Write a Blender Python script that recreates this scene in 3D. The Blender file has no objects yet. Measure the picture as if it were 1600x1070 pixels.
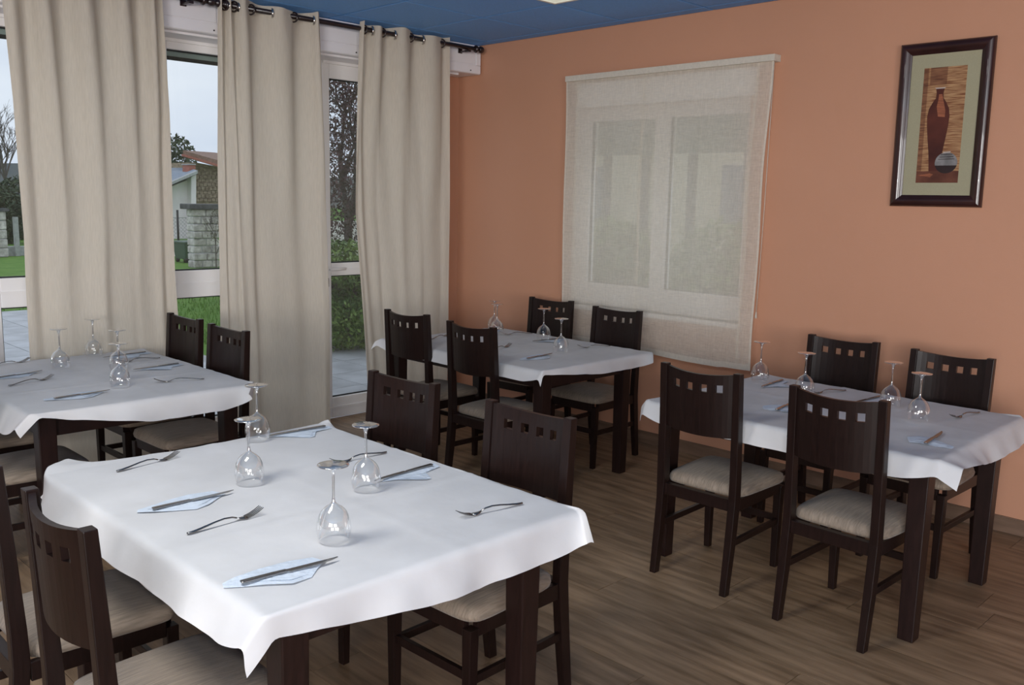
import bpy, bmesh, math, random
from mathutils import Vector, Matrix, noise
random.seed(7)
C = bpy.context.scene.collection
PI = math.pi

# ------------------------------------------------------------------ camera, world, lights, exposure
CAMH = 1.69
YAW, PITCH, ROLL, FPX = math.radians(44.846), math.radians(8.913), math.radians(1.1346), 1416.5
fwd = Vector((-math.sin(YAW)*math.cos(PITCH), math.cos(YAW)*math.cos(PITCH), -math.sin(PITCH)))
r0 = fwd.cross(Vector((0, 0, 1))).normalized(); u0 = r0.cross(fwd)
cr, sr = math.cos(ROLL), math.sin(ROLL)
CR = r0*cr + u0*sr; CU = -r0*sr + u0*cr
cam_d = bpy.data.cameras.new('camera'); cam = bpy.data.objects.new('camera', cam_d); C.objects.link(cam)
cam_d.sensor_width = 36; cam_d.lens = FPX/1600*36; cam_d.clip_start = .02; cam_d.clip_end = 500
m = Matrix((CR, CU, -fwd)).transposed().to_4x4(); m.translation = Vector((0, 0, CAMH)); cam.matrix_world = m
bpy.context.scene.camera = cam
vs = bpy.context.scene.view_settings
vs.view_transform = 'Standard'; vs.look = 'None'; vs.gamma = 1; vs.use_curve_mapping = False; vs.exposure = 0.0

w = bpy.data.worlds.new('overcast_sky'); bpy.context.scene.world = w; w.use_nodes = True
nt = w.node_tree; nt.nodes.clear()
wo = nt.nodes.new('ShaderNodeOutputWorld'); bg = nt.nodes.new('ShaderNodeBackground')
tc = nt.nodes.new('ShaderNodeTexCoord'); mp = nt.nodes.new('ShaderNodeMapping'); nz = nt.nodes.new('ShaderNodeTexNoise'); rp = nt.nodes.new('ShaderNodeValToRGB')
mp.inputs['Scale'].default_value = (1.2, 1.2, 5); nz.inputs['Scale'].default_value = 2.2; nz.inputs['Detail'].default_value = 4
rp.color_ramp.elements[0].position = .35; rp.color_ramp.elements[0].color = (.60, .66, .78, 1)
rp.color_ramp.elements[1].position = .65; rp.color_ramp.elements[1].color = (.74, .78, .86, 1)
nt.links.new(tc.outputs['Generated'], mp.inputs[0]); nt.links.new(mp.outputs[0], nz.inputs['Vector'])
nt.links.new(nz.outputs[0], rp.inputs[0]); nt.links.new(rp.outputs[0], bg.inputs[0]); nt.links.new(bg.outputs[0], wo.inputs[0])
bg.inputs[1].default_value = 1.3

def area(name, loc, target, sx, sy, power, col):
    l = bpy.data.lights.new(name, 'AREA'); l.shape = 'RECTANGLE'; l.size = sx; l.size_y = sy; l.energy = power; l.color = col
    o = bpy.data.objects.new(name, l); C.objects.link(o); o.location = loc
    o.rotation_euler = (Vector(target)-Vector(loc)).to_track_quat('-Z', 'Y').to_euler(); return o
# the camera's flash, just above the lens
fl = bpy.data.lights.new('camera_flash', 'POINT'); fl.energy = 30; fl.shadow_soft_size = .022; fl.color = (1, .97, .93)
flo = bpy.data.objects.new('camera_flash', fl); C.objects.link(flo); flo.location = Vector((0, 0, CAMH)) + CU*.13 - CR*.03 + fwd*.02
# two added fill lights just inside the unseen walls behind the camera
area('room_fill_light', (5.9, -2.2, 1.75), (-4, 2.4, .9), 3.2, 1.5, 220, (1, .98, .96))
area('room_fill_light', (2.4, -4.9, 1.75), (-2.2, 4.5, .9), 3.2, 1.5, 390, (1, .98, .96))
# added overhead fill, out of view, that brightens the front table
area('overhead_fill', (-2.37, .40, 2.885), (-2.37, .41, 0), .6, 1.25, 46, (1, 1, .97))

# ------------------------------------------------------------------ helpers
def setk(o, label=None, cat=None, group=None, kind=None):
    if label: o['label'] = label
    if cat: o['category'] = cat
    if group: o['group'] = group
    if kind: o['kind'] = kind
    return o

class MB:
    def __init__(s): s.v = []; s.f = []; s.sm = []
    def add(s, vs, fs, smooth=False):
        k = len(s.v); s.v += [tuple(p) for p in vs]
        for f in fs: s.f.append(tuple(i+k for i in f)); s.sm.append(smooth)
    def box(s, a, b, M=None):
        x0, y0, z0 = a; x1, y1, z1 = b
        vs = [Vector(p) for p in ((x0,y0,z0),(x1,y0,z0),(x1,y1,z0),(x0,y1,z0),(x0,y0,z1),(x1,y0,z1),(x1,y1,z1),(x0,y1,z1))]
        if M: vs = [M @ p for p in vs]
        s.add(vs, [(0,3,2,1),(4,5,6,7),(0,1,5,4),(1,2,6,5),(2,3,7,6),(3,0,4,7)])
    def bar(s, rings):            # list of (centre, hx, hy) with horizontal sections
        k = []
        for (c, hx, hy) in rings:
            c = Vector(c)
            k += [c+Vector((-hx,-hy,0)), c+Vector((hx,-hy,0)), c+Vector((hx,hy,0)), c+Vector((-hx,hy,0))]
        n = len(rings); fs = [(0,3,2,1), tuple(4*(n-1)+i for i in range(4))]
        for i in range(n-1):
            for j in range(4): a = 4*i+j; b = 4*i+(j+1) % 4; fs.append((a, b, b+4, a+4))
        s.add(k, fs)
    def tube(s, pts, rad, n=8, cap=True):
        pts = [Vector(p) for p in pts]; rads = rad if isinstance(rad, (list, tuple)) else [rad]*len(pts)
        vs = []; up = Vector((0, 0, 1))
        for i, p in enumerate(pts):
            d = (pts[min(i+1, len(pts)-1)]-pts[max(i-1, 0)]).normalized()
            a = d.cross(up if abs(d.z) < .95 else Vector((1, 0, 0))).normalized(); b = a.cross(d)
            for k in range(n): t = 2*PI*k/n; vs.append(p+a*math.cos(t)*rads[i]+b*math.sin(t)*rads[i])
        fs = []
        for i in range(len(pts)-1):
            for k in range(n): fs.append((i*n+k, i*n+(k+1) % n, (i+1)*n+(k+1) % n, (i+1)*n+k))
        if cap: fs += [tuple(range(n))[::-1], tuple((len(pts)-1)*n+k for k in range(n))]
        s.add(vs, fs, True)
    def lathe(s, prof, n=32, c=(0, 0, 0)):
        vs = []
        for (r, z) in prof:
            for k in range(n): t = 2*PI*k/n; vs.append((c[0]+r*math.cos(t), c[1]+r*math.sin(t), c[2]+z))
        fs = [(i*n+k, i*n+(k+1) % n, (i+1)*n+(k+1) % n, (i+1)*n+k) for i in range(len(prof)-1) for k in range(n)]
        s.add(vs, fs, True)
    def prism(s, poly, z0, z1):   # polygon in xy, ccw
        n = len(poly); vs = [(p[0], p[1], z0) for p in poly]+[(p[0], p[1], z1) for p in poly]
        fs = [tuple(range(n))[::-1], tuple(range(n, 2*n))]+[(i, (i+1) % n, n+(i+1) % n, n+i) for i in range(n)]
        s.add(vs, fs)
    def ext(s, poly3, off):       # polygon of 3d points extruded by vector
        n = len(poly3); off = Vector(off); vs = [Vector(p) for p in poly3]+[Vector(p)+off for p in poly3]
        s.add(vs, [tuple(range(n))[::-1], tuple(range(n, 2*n))]+[(i, (i+1) % n, n+(i+1) % n, n+i) for i in range(n)])
    def mesh(s, name, mat):
        me = bpy.data.meshes.new(name); me.from_pydata(s.v, [], s.f); me.polygons.foreach_set('use_smooth', s.sm); me.materials.append(mat); me.update(); return me
    def build(s, name, mat, parent=None, bevel=0, fix=True):
        me = s.mesh(name, mat)
        if fix:
            bm = bmesh.new(); bm.from_mesh(me); bmesh.ops.recalc_face_normals(bm, faces=bm.faces)
            if bevel: bmesh.ops.bevel(bm, geom=[e for e in bm.edges if e.calc_face_angle(0) > .6], offset=bevel, segments=2, affect='EDGES', profile=.6)
            bm.to_mesh(me); bm.free()
        o = bpy.data.objects.new(name, me); C.objects.link(o)
        if parent: o.parent = parent
        return o

def empty(name, loc=(0, 0, 0), rz=0):
    o = bpy.data.objects.new(name, None); C.objects.link(o); o.location = loc; o.rotation_euler = (0, 0, rz); o.empty_display_size = .1
    return o
def ctree(o, parent=None):
    c = o.copy(); C.objects.link(c); c.parent = parent
    for ch in list(o.children): ctree(ch, c)
    return c

# ------------------------------------------------------------------ materials
def mat(name, col, rough=.5, spec=.5, metal=0, nscale=None, namt=.15, stretch=(1, 1, 1), bump=0, bscale=None, obj_rand=0, coat=0, col2=None, sheen=0, detail=4):
    m = bpy.data.materials.new(name); m.use_nodes = True; t = m.node_tree; b = t.nodes['Principled BSDF']
    b.inputs['Base Color'].default_value = (*col, 1); b.inputs['Roughness'].default_value = rough; b.inputs['Metallic'].default_value = metal
    b.inputs['Specular IOR Level'].default_value = spec; b.inputs['Coat Weight'].default_value = coat; b.inputs['Sheen Weight'].default_value = sheen
    L = t.links.new
    tc = t.nodes.new('ShaderNodeTexCoord'); mp = t.nodes.new('ShaderNodeMapping'); mp.inputs['Scale'].default_value = stretch
    L(tc.outputs['Object'], mp.inputs[0])
    if obj_rand:
        oi = t.nodes.new('ShaderNodeObjectInfo'); vm = t.nodes.new('ShaderNodeVectorMath'); vm.operation = 'SCALE'; vm.inputs[0].default_value = (37, 19, 53)
        L(oi.outputs['Random'], vm.inputs['Scale']); L(vm.outputs[0], mp.inputs['Location'])
    if nscale:
        n = t.nodes.new('ShaderNodeTexNoise'); n.inputs['Scale'].default_value = nscale; n.inputs['Detail'].default_value = detail; L(mp.outputs[0], n.inputs['Vector'])
        r = t.nodes.new('ShaderNodeValToRGB'); r.color_ramp.elements[0].position = .32; r.color_ramp.elements[1].position = .68
        c2 = col2 or tuple(c*(1+namt) for c in col); c1 = col if col2 else tuple(c*(1-namt) for c in col)
        r.color_ramp.elements[0].color = (*c1, 1); r.color_ramp.elements[1].color = (*c2, 1)
        L(n.outputs[0], r.inputs[0]); out = r.outputs[0]
        if obj_rand:
            mr = t.nodes.new('ShaderNodeMapRange'); mr.inputs[3].default_value = 1-obj_rand; mr.inputs[4].default_value = 1+obj_rand
            L(oi.outputs['Random'], mr.inputs[0]); mx = t.nodes.new('ShaderNodeVectorMath'); mx.operation = 'SCALE'
            L(out, mx.inputs[0]); L(mr.outputs[0], mx.inputs['Scale']); out = mx.outputs[0]
        L(out, b.inputs['Base Color'])
    if bump:
        n2 = t.nodes.new('ShaderNodeTexNoise'); n2.inputs['Scale'].default_value = bscale or 80; n2.inputs['Detail'].default_value = 5; L(mp.outputs[0], n2.inputs['Vector'])
        bp = t.nodes.new('ShaderNodeBump'); bp.inputs['Strength'].default_value = bump; bp.inputs['Distance'].default_value = .01
        L(n2.outputs[0], bp.inputs['Height']); L(bp.outputs[0], b.inputs['Normal'])
    return m

M_wood = mat('dark_stained_wood', (.0115, .0052, .0043), .36, .34, nscale=14, namt=.25, stretch=(8, 8, .7), bump=.03, bscale=60)
M_tabw = mat('dark_table_wood', (.014, .0058, .0050), .38, .42, nscale=12, namt=.25, stretch=(5, 5, .8), bump=.03, bscale=60)
M_seat = mat('beige_seat_fabric', (.235, .185, .140), .7, .35, nscale=14, namt=.22, stretch=(14, .9, 3), bump=.25, bscale=30, sheen=.15)
M_wall = mat('orange_wall_paint', (.560, .285, .178), .52, .35, nscale=1.2, namt=.025, bump=.06, bscale=160)
M_ceil = mat('blue_ceiling_tile', (.14, .37, .80), .6, .4, nscale=70, namt=.06, bump=.12, bscale=180, obj_rand=.03)
M_ceilgrid = mat('dark_ceiling_grid', (.07, .15, .30), .7, .3)  # darker blue backing that shows between the ceiling tiles
M_floor = mat('brown_oak_plank', (.165, .104, .058), .45, .35, nscale=2.6, col2=(.34, .225, .135), stretch=(1.1, 9, 1), bump=.10, bscale=30, obj_rand=.10, detail=8)
M_sub = mat('dark_subfloor', (.05, .034, .024), .8)
M_skirt = mat('wood_skirting', (.17, .105, .07), .5, .4, nscale=4, namt=.2, stretch=(1, 8, 8))
M_pvc = mat('white_window_plastic', (.86, .84, .84), .35, .5, nscale=3, namt=.02)
M_pvc2 = mat('white_shutter_box_plastic', (.80, .78, .80), .4, .5, nscale=3, namt=.02)
M_gasket = mat('black_rubber_gasket', (.015, .017, .018), .5)
M_slat = mat('grey_green_shutter_slat', (.33, .40, .37), .5)
M_black = mat('black_metal', (.012, .009, .010), .35, .5)
M_rod = mat('dark_bronze_rod', (.018, .009, .009), .3, .6, coat=.2)
M_chrome = mat('polished_chrome', (.6, .58, .56), .18, .5, metal=1)
M_steel = mat('cutlery_steel', (.30, .295, .29), .26, .5, metal=1)
M_print = mat('picture_mat_board', (.36, .335, .225), .8, .2, nscale=300, namt=.05)
M_frame = mat('mahogany_picture_frame', (.030, .009, .008), .28, .5, nscale=8, namt=.3, coat=.3)
M_plastic = mat('white_plastic', (.75, .73, .68), .4)

def trans_mat(name, col, tcol, fac, rough=.9, nscale=60, stretch=(1, 1, 1), alpha=None, weave=None, bump=.15, bscale=90):
    m = bpy.data.materials.new(name); m.use_nodes = True; t = m.node_tree; t.nodes.clear(); L = t.links.new
    o = t.nodes.new('ShaderNodeOutputMaterial'); d = t.nodes.new('ShaderNodeBsdfDiffuse'); tr = t.nodes.new('ShaderNodeBsdfTranslucent'); mx = t.nodes.new('ShaderNodeMixShader')
    tc = t.nodes.new('ShaderNodeTexCoord'); mp = t.nodes.new('ShaderNodeMapping'); mp.inputs['Scale'].default_value = stretch; L(tc.outputs['Object'], mp.inputs[0])
    n = t.nodes.new('ShaderNodeTexNoise'); n.inputs['Scale'].default_value = nscale; n.inputs['Detail'].default_value = 6; L(mp.outputs[0], n.inputs['Vector'])
    r = t.nodes.new('ShaderNodeValToRGB'); r.color_ramp.elements[0].color = (*[c*.92 for c in col], 1); r.color_ramp.elements[1].color = (*[min(1, c*1.06) for c in col], 1)
    r.color_ramp.elements[0].position = .3; r.color_ramp.elements[1].position = .7
    L(n.outputs[0], r.inputs[0]); L(r.outputs[0], d.inputs[0]); tr.inputs[0].default_value = (*tcol, 1); mx.inputs[0].default_value = fac
    bp = t.nodes.new('ShaderNodeBump'); bp.inputs['Strength'].default_value = bump; bp.inputs['Distance'].default_value = .01
    n2 = t.nodes.new('ShaderNodeTexNoise'); n2.inputs['Scale'].default_value = bscale; n2.inputs['Detail'].default_value = 5; L(mp.outputs[0], n2.inputs['Vector']); L(n2.outputs[0], bp.inputs['Height'])
    L(bp.outputs[0], d.inputs['Normal']); L(d.outputs[0], mx.inputs[1]); L(tr.outputs[0], mx.inputs[2]); last = mx.outputs[0]
    if alpha is not None:
        tp = t.nodes.new('ShaderNodeBsdfTransparent'); m2 = t.nodes.new('ShaderNodeMixShader')
        mpa = t.nodes.new('ShaderNodeMapping'); mpa.inputs['Scale'].default_value = (1, 1, 26); L(tc.outputs['Object'], mpa.inputs[0])
        mpb = t.nodes.new('ShaderNodeMapping'); mpb.inputs['Scale'].default_value = (26, 26, 1); L(tc.outputs['Object'], mpb.inputs[0])
        na = t.nodes.new('ShaderNodeTexNoise'); na.inputs['Scale'].default_value = 14; na.inputs['Detail'].default_value = 3; L(mpa.outputs[0], na.inputs['Vector'])
        nb = t.nodes.new('ShaderNodeTexNoise'); nb.inputs['Scale'].default_value = 14; nb.inputs['Detail'].default_value = 3; L(mpb.outputs[0], nb.inputs['Vector'])
        ad = t.nodes.new('ShaderNodeMath'); ad.operation = 'ADD'; L(na.outputs[0], ad.inputs[0]); L(nb.outputs[0], ad.inputs[1])
        mr = t.nodes.new('ShaderNodeMapRange'); mr.inputs[1].default_value = .6; mr.inputs[2].default_value = 1.4; mr.inputs[3].default_value = alpha[0]; mr.inputs[4].default_value = alpha[1]
        L(ad.outputs[0], mr.inputs[0]); L(mr.outputs[0], m2.inputs[0]); L(tp.outputs[0], m2.inputs[1]); L(last, m2.inputs[2]); last = m2.outputs[0]
    L(last, o.inputs[0]); return m

M_curt = trans_mat('cream_linen_curtain', (.75, .68, .575), (.60, .53, .43), .34, nscale=30, stretch=(1, 7, .5), bump=.22, bscale=40)
M_paper = trans_mat('white_table_paper', (.70, .69, .69), (.55, .54, .54), .10, nscale=4, bump=.22, bscale=9)
M_napk = trans_mat('pale_blue_paper_napkin', (.72, .79, .88), (.5, .55, .6), .15, nscale=25, bump=.4, bscale=60)
M_sheer = trans_mat('sheer_cream_gauze', (.88, .82, .71), (.74, .70, .62), .35, nscale=60, alpha=(.56, .88), bump=.1)
M_sheer2 = trans_mat('cream_hem_tape', (.80, .74, .64), (.6, .55, .5), .25, nscale=60)

def glassy(name, f0, f1, tint, rough=0, blend=.35):
    m = bpy.data.materials.new(name); m.use_nodes = True; t = m.node_tree; t.nodes.clear(); L = t.links.new
    o = t.nodes.new('ShaderNodeOutputMaterial'); tp = t.nodes.new('ShaderNodeBsdfTransparent'); g = t.nodes.new('ShaderNodeBsdfGlossy'); mx = t.nodes.new('ShaderNodeMixShader')
    tp.inputs[0].default_value = (*tint, 1); g.inputs['Roughness'].default_value = rough; g.inputs['Color'].default_value = (1, 1, 1, 1)
    lw = t.nodes.new('ShaderNodeLayerWeight'); lw.inputs[0].default_value = blend; mr = t.nodes.new('ShaderNodeMapRange'); mr.inputs[3].default_value = f0; mr.inputs[4].default_value = f1
    L(lw.outputs['Facing'], mr.inputs[0]); L(mr.outputs[0], mx.inputs[0]); L(tp.outputs[0], mx.inputs[1]); L(g.outputs[0], mx.inputs[2]); L(mx.outputs[0], o.inputs[0]); return m
M_pane = glassy('window_glass', .03, .35, (.93, .95, .95))
M_bowl = glassy('wine_glass_bowl', .05, .95, (.955, .96, .96), rough=.02, blend=.3)
M_stem = glassy('wine_glass_stem', .22, .95, (.84, .85, .86), rough=.05, blend=.4)

# ------------------------------------------------------------------ room shell
XA, YB, ZC = -5.79, 5.14, 2.905         # window wall plane, orange wall plane, ceiling
XR, YK = 6.0, -5.0
def struct(o): o['kind'] = 'structure'; return o

b = MB(); b.box((XA-.02, YK, -.06), (XR, YB+.02, -.012)); floor = struct(b.build('floor', M_sub))
PW, PL = .215, 1.42
pm = MB(); pm.box((-PL/2+.0012, -PW/2+.0010, -.012), (PL/2-.0012, PW/2-.0010, 0)); plank_me = None; cut = {}
def place_piece(name, parent, me, loc):
    o = bpy.data.objects.new(name, me); C.objects.link(o); o.parent = parent; o.location = loc; return o
row = 0; y = YK+PW/2; far = MB()
while y < YB+PW/2:
    off = (row*.47+.21*(row % 3)) % 1*PL; x = XA-off
    yy0, yy1 = y-PW/2+.001, min(y+PW/2, YB)-.001
    while x < XR:
        a, c = max(x, XA), min(x+PL, XR)
        if (a > 2.0 or yy0 < -1.2) and c-a > .02 and yy1-yy0 > .01:
            far.box((a+.0012, yy0, -.012), (c-.0012, yy1, 0))
        elif c-a > .02 and yy1-yy0 > .01:
            key = (round(c-a, 3), round(yy1-yy0, 3))
            if key not in cut:
                q = MB(); q.box((-(c-a)/2+.0012, -(yy1-yy0)/2, -.012), ((c-a)/2-.0012, (yy1-yy0)/2, 0)); cut[key] = q.mesh('plank', M_floor)
            place_piece('plank', floor, cut[key], ((a+c)/2, (yy0+yy1)/2, 0))
        x += PL
    y += PW; row += 1

o = far.build('planks_behind_camera', M_floor, floor, fix=False); o['kind'] = 'stuff'
# ceiling: recessed grid with tiles
b = MB(); b.box((XA-.1, YK-.1, ZC+.012), (XR+.1, YB+.1, ZC+.08)); ceil = struct(b.build('ceiling', M_ceilgrid))
T = .66; cut = {}
tx0, ty0 = -4.02-3*T, 4.36-15*T
lights = {(3, 14), (3, 13), (5, 8), (5, 9), (10, 8), (10, 9)}  # unseen panels over the front table are added around the overhead fill
for i in range(-1, 19):
    for j in range(-1, 18):
        xa, xb = max(tx0+i*T, XA+.0), min(tx0+(i+1)*T, XR); ya, yb = max(ty0+j*T, YK), min(ty0+(j+1)*T, YB)
        if xb-xa < .04 or yb-ya < .04 or (i, j) in lights: continue
        key = (round(xb-xa, 3), round(yb-ya, 3)); wx, wy = xb-xa, yb-ya
        if key not in cut:
            q = MB(); e = .008; g = .004
            vs_ = []
            for (dx, z) in ((g, .012), (g, .003), (e+.004, 0)):
                vs_ += [(-wx/2+dx, -wy/2+dx, z), (wx/2-dx, -wy/2+dx, z), (wx/2-dx, wy/2-dx, z), (-wx/2+dx, wy/2-dx, z)]
            fs_ = [(8, 11, 10, 9)]
            for r_ in (0, 4):
                for k in range(4): fs_.append((r_+k, r_+k+4, r_+(k+1) % 4+4, r_+(k+1) % 4))
            q.add(vs_, fs_); cut[key] = q.mesh('ceiling_tile', M_ceil)
        place_piece('ceiling_tile', ceil, cut[key], ((xa+xb)/2, (ya+yb)/2, ZC))
M_em = bpy.data.materials.new('lit_diffuser'); M_em.use_nodes = True
eb = M_em.node_tree.nodes['Principled BSDF']; eb.inputs['Base Color'].default_value = (.6, .6, .5, 1); eb.inputs['Emission Color'].default_value = (.93, .95, .80, 1); eb.inputs['Emission Strength'].default_value = .45
LB = ['square white ceiling light panel at the top edge of the photo', 'white ceiling light panel just behind the one at the top edge']
LB += ['white ceiling light panel %s, outside the photo' % w_ for w_ in ('over the near left corner of the front table', 'over the far side of the front table', 'behind the photographer', 'right of the photographer')]
n_ = 0
for (i, j) in sorted(lights, key=lambda q: (abs(q[0]-3)+abs(q[1]-14))):
    cx, cy = tx0+(i+.5)*T, ty0+(j+.5)*T
    t = empty('ceiling_light', (cx, cy, ZC))
    setk(t, LB[n_], 'light', 'square ceiling light panels'); n_ += 1
    q = MB(); h = T/2-.006
    for (a0, a1) in (((-h, -h), (h, -h+.02)), ((-h, h-.02), (h, h)), ((-h, -h+.02), (-h+.02, h-.02)), ((h-.02, -h+.02), (h, h-.02))):
        q.box((*a0, -.004), (*a1, .011))
    q.build('light_frame', M_plastic, t); q = MB(); q.box((-h+.02, -h+.02, .0), (h-.02, h-.02, .006)); q.build('diffuser', M_em, t)

# orange wall with a window opening
WX0, WX1, WZ0, WZ1 = -4.60, -3.06, .93, 2.40
b = MB()
b.box((XA-.1, YB, -.06), (WX0, YB+.28, ZC+.08)); b.box((WX1, YB, -.06), (XR+.1, YB+.28, ZC+.08))
b.box((WX0, YB, -.06), (WX1, YB+.28, WZ0)); b.box((WX0, YB, WZ1), (WX1, YB+.28, ZC+.08))
struct(b.build('wall_back', M_wall, fix=False))
b = MB(); b.box((XA+.001, YB-.014, 0.0), (XR, YB-.0005, .078)); b.box((XA+.001, YB-.010, .078), (XR, YB-.0005, .084)); struct(b.build('baseboard_back', M_skirt))
# wall on the right and behind the photographer (openings added behind the fill lights)
def wallhole(name, along, c0, c1, h0, h1, lo, hi):   # along 'x' or 'y'
    b = MB()
    def bx(a, c, z0, z1):
        if along == 'y': b.box((XR, a, z0), (XR+.2, c, z1))
        else: b.box((a, YK-.2, z0), (c, YK, z1))
    bx(lo, c0, -.06, ZC+.08); bx(c1, hi, -.06, ZC+.08); bx(c0, c1, -.06, h0); bx(c0, c1, h1, ZC+.08)
    struct(b.build(name, M_wall, fix=False))
wallhole('wall_right', 'y', -3.8, -.6, .95, 2.55, YK-.2, YB)
wallhole('wall_front', 'x', .8, 4.0, .95, 2.55, XA-.1, XR)

# window wall (left): white glazed leaves between y = -1 and 4.75, orange pier beside the corner
b = MB(); b.box((XA-.1, 4.76, -.06), (XA, YB, ZC+.08)); b.box((XA-.1, YK, -.06), (XA, -1.0, ZC+.08)); b.box((XA-.1, -1.0, 2.70), (XA, 4.76, ZC+.08)); struct(b.build('wall_left', M_wall, fix=False))
GX = XA-.035
def leaf(name, y0, y1, stile, rz0, rz1, bot, top, kind, extra=None, sl=None):
    """One glazed leaf: stiles, rails, gaskets and two panes. y0..y1 outer, stile width, rail z, bottom rail height"""
    f = MB(); X0, X1 = XA-.07, XA
    f.box((X0, y0, 0.001), (X1, y0+stile, 2.70)); f.box((X0, y1-stile, 0.001), (X1, y1, 2.70))
    f.box((X0, y0+stile, .001), (X1, y1-stile, bot)); f.box((X0, y0+stile, rz0), (X1, y1-stile, rz1)); f.box((X0, y0+stile, top), (X1, y1-stile, 2.70))
    o = f.build(name, M_pvc, bevel=.006); struct(o)
    d = MB()      # ogee strip on rail and head
    d.box((X1, y0+stile*.3, (rz0+rz1)/2-.003), (X1+.006, y1-stile*.3, (rz0+rz1)/2+.010)); d.box((X1, y0, bot*.45), (X1+.008, y1, bot*.55)); d.box((X1, y0, 2.645), (X1+.02, y1, 2.699))
    d.build('glazing_bead', M_pvc, o)
    g = MB(); e = .008
    for (za, zb) in ((bot, rz0), (rz1, top)):
        ya, yb = y0+stile, y1-stile
        g.box((GX-.006, ya, za), (GX+.010, ya+e, zb)); g.box((GX-.006, yb-e, za), (GX+.010, yb, zb)); g.box((GX-.006, ya+e, za), (GX+.010, yb-e, za+e)); g.box((GX-.006, ya+e, zb-e), (GX+.010, yb-e, zb))
    g.build('gasket', M_gasket, o)
    for (za, zb) in ((bot, rz0), (rz1, top)):
        p = MB(); p.box((GX-.003, y0+stile+.008, za+.008), (GX+.003, y1-stile-.008, zb-.008)); p.build('pane', M_pane, o)
    s_ = MB()     # rolled-down lip of the outside shutter
    s_.box((XA-.10, y0+stile, top-.032), (XA-.088, y1-stile, top+.05))
    if kind == 'w':
        s_.build('shutter_slat', M_slat, o); s_ = MB(); s_.box((XA-.102, y0+stile, top-.055), (XA-.086, y1-stile, top-.032)); s_.build('shutter_seal', M_gasket, o)
    return o
w1 = leaf('window_1', 1.47, 2.56, .14, 1.012, 1.185, .16, 2.60, 'w')
w2 = leaf('window_2', 2.56, 3.76, .10, 1.005, 1.185, .16, 2.60, 'w')
w3 = leaf('window_3', .40, 1.47, .11, 1.012, 1.185, .16, 2.60, 'w')
w4 = leaf('window_4', -1.0, .40, .11, 1.012, 1.185, .16, 2.60, 'w')
b = MB(); b.box((XA-.07, 3.76, .001), (XA-.004, 3.815, 2.70)); struct(b.build('trim_1', M_pvc))
d1 = leaf('door_1', 3.815, 4.76, .060, 1.100, 1.195, .160, 2.545, 'd')
b = MB(); b.box((XA, 3.832, 1.128), (XA+.018, 3.868, 1.168)); b.tube([(XA+.016, 3.85, 1.15), (XA+.038, 3.852, 1.15), (XA+.045, 3.87, 1.151), (XA+.043, 3.975, 1.153)], [.010, .010, .012, .010], 8)
o = b.build('door_handle', M_pvc, d1, fix=False)
b = MB(); b.box((XA, 3.826, 1.02), (XA+.012, 3.846, 1.085)); b.box((XA+.012, 3.830, 1.04), (XA+.018, 3.842, 1.065)); b.build('door_lock', M_black, d1)
# roller shutter box above the windows
SX = -5.52
bx_ = MB(); bx_.box((XA, -1.0, 2.680), (SX, 5.125, ZC-.004)); box = struct(bx_.build('trim_2', M_pvc2, bevel=.004))
p = MB()
for (ya, yb) in ((-.99, 2.862), (2.874, 5.065)): p.box((SX, ya, 2.752), (SX+.007, yb, 2.892))
p.build('box_panel', M_pvc2, box, bevel=.002)
p = MB(); p.box((SX, -.99, 2.683), (SX+.011, 5.12, 2.744)); p.box((SX, 5.075, 2.746), (SX+.011, 5.12, 2.895)); p.box((XA, -.9, 2.664), (SX-.06, 4.95, 2.6795)); p.build('box_moulding', M_pvc2, box, bevel=.003)
for yy in (2.84, 3.915, 5.012):
    p = MB(); p.tube([(SX+.011, yy, 2.702), (SX+.016, yy, 2.702)], .005, 8); p.build('screw', M_black, box)

# ------------------------------------------------------------------ sheer blind and its window in the orange wall
f = MB(); Y0, Y1 = YB+.11, YB+.18; fw = .13
f.box((WX0, Y0, WZ0), (WX0+fw+.03, Y1, WZ1)); f.box((WX1-fw*.6, Y0, WZ0), (WX1, Y1, WZ1)); f.box((WX0+fw+.03, Y0, WZ0), (WX1-fw*.6, Y1, WZ0+.16)); f.box((WX0+fw+.03, Y0, 2.27), (WX1-fw*.6, Y1, WZ1)); f.box((-3.86, Y0-.004, WZ0+.16), (-3.74, Y1, 2.27))
wb = struct(f.build('window_5', M_pvc, bevel=.005))
for (a, c) in ((WX0+fw+.03, -3.86), (-3.74, WX1-fw*.6)):
    g = MB(); e = .007
    g.box((a, Y0+.02, WZ0+.16), (a+e, Y0+.04, 2.27)); g.box((c-e, Y0+.02, WZ0+.16), (c, Y0+.04, 2.27)); g.box((a+e, Y0+.02, WZ0+.16), (c-e, Y0+.04, WZ0+.16+e)); g.build('gasket', M_gasket, wb)
    p = MB(); p.box((a+e, Y0+.027, WZ0+.16+e), (c-e, Y0+.033, 2.27)); p.build('pane', M_pane, wb)
    for k in range(6):
        s_ = MB(); s_.box((a-.01, Y1+.02, 2.03+k*.046), (c+.01, Y1+.032, 2.03+k*.046+.043)); s_.build('shutter_slat', M_slat, wb)
s_ = MB(); s_.box((WX0, YB+.0, WZ0-.03), (WX1, Y0, WZ0-.0)); s_.box((WX0-.03, YB-.03, WZ0-.03), (WX1+.03, YB-.0005, WZ0)); s_.build('window_sill', M_pvc, wb, bevel=.004)
s_ = MB(); s_.box((-4.47, YB-.028, 2.36), (-3.02, YB-.0005, 2.53)); s_.build('shutter_cover', M_pvc2, wb, bevel=.003)

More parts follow.
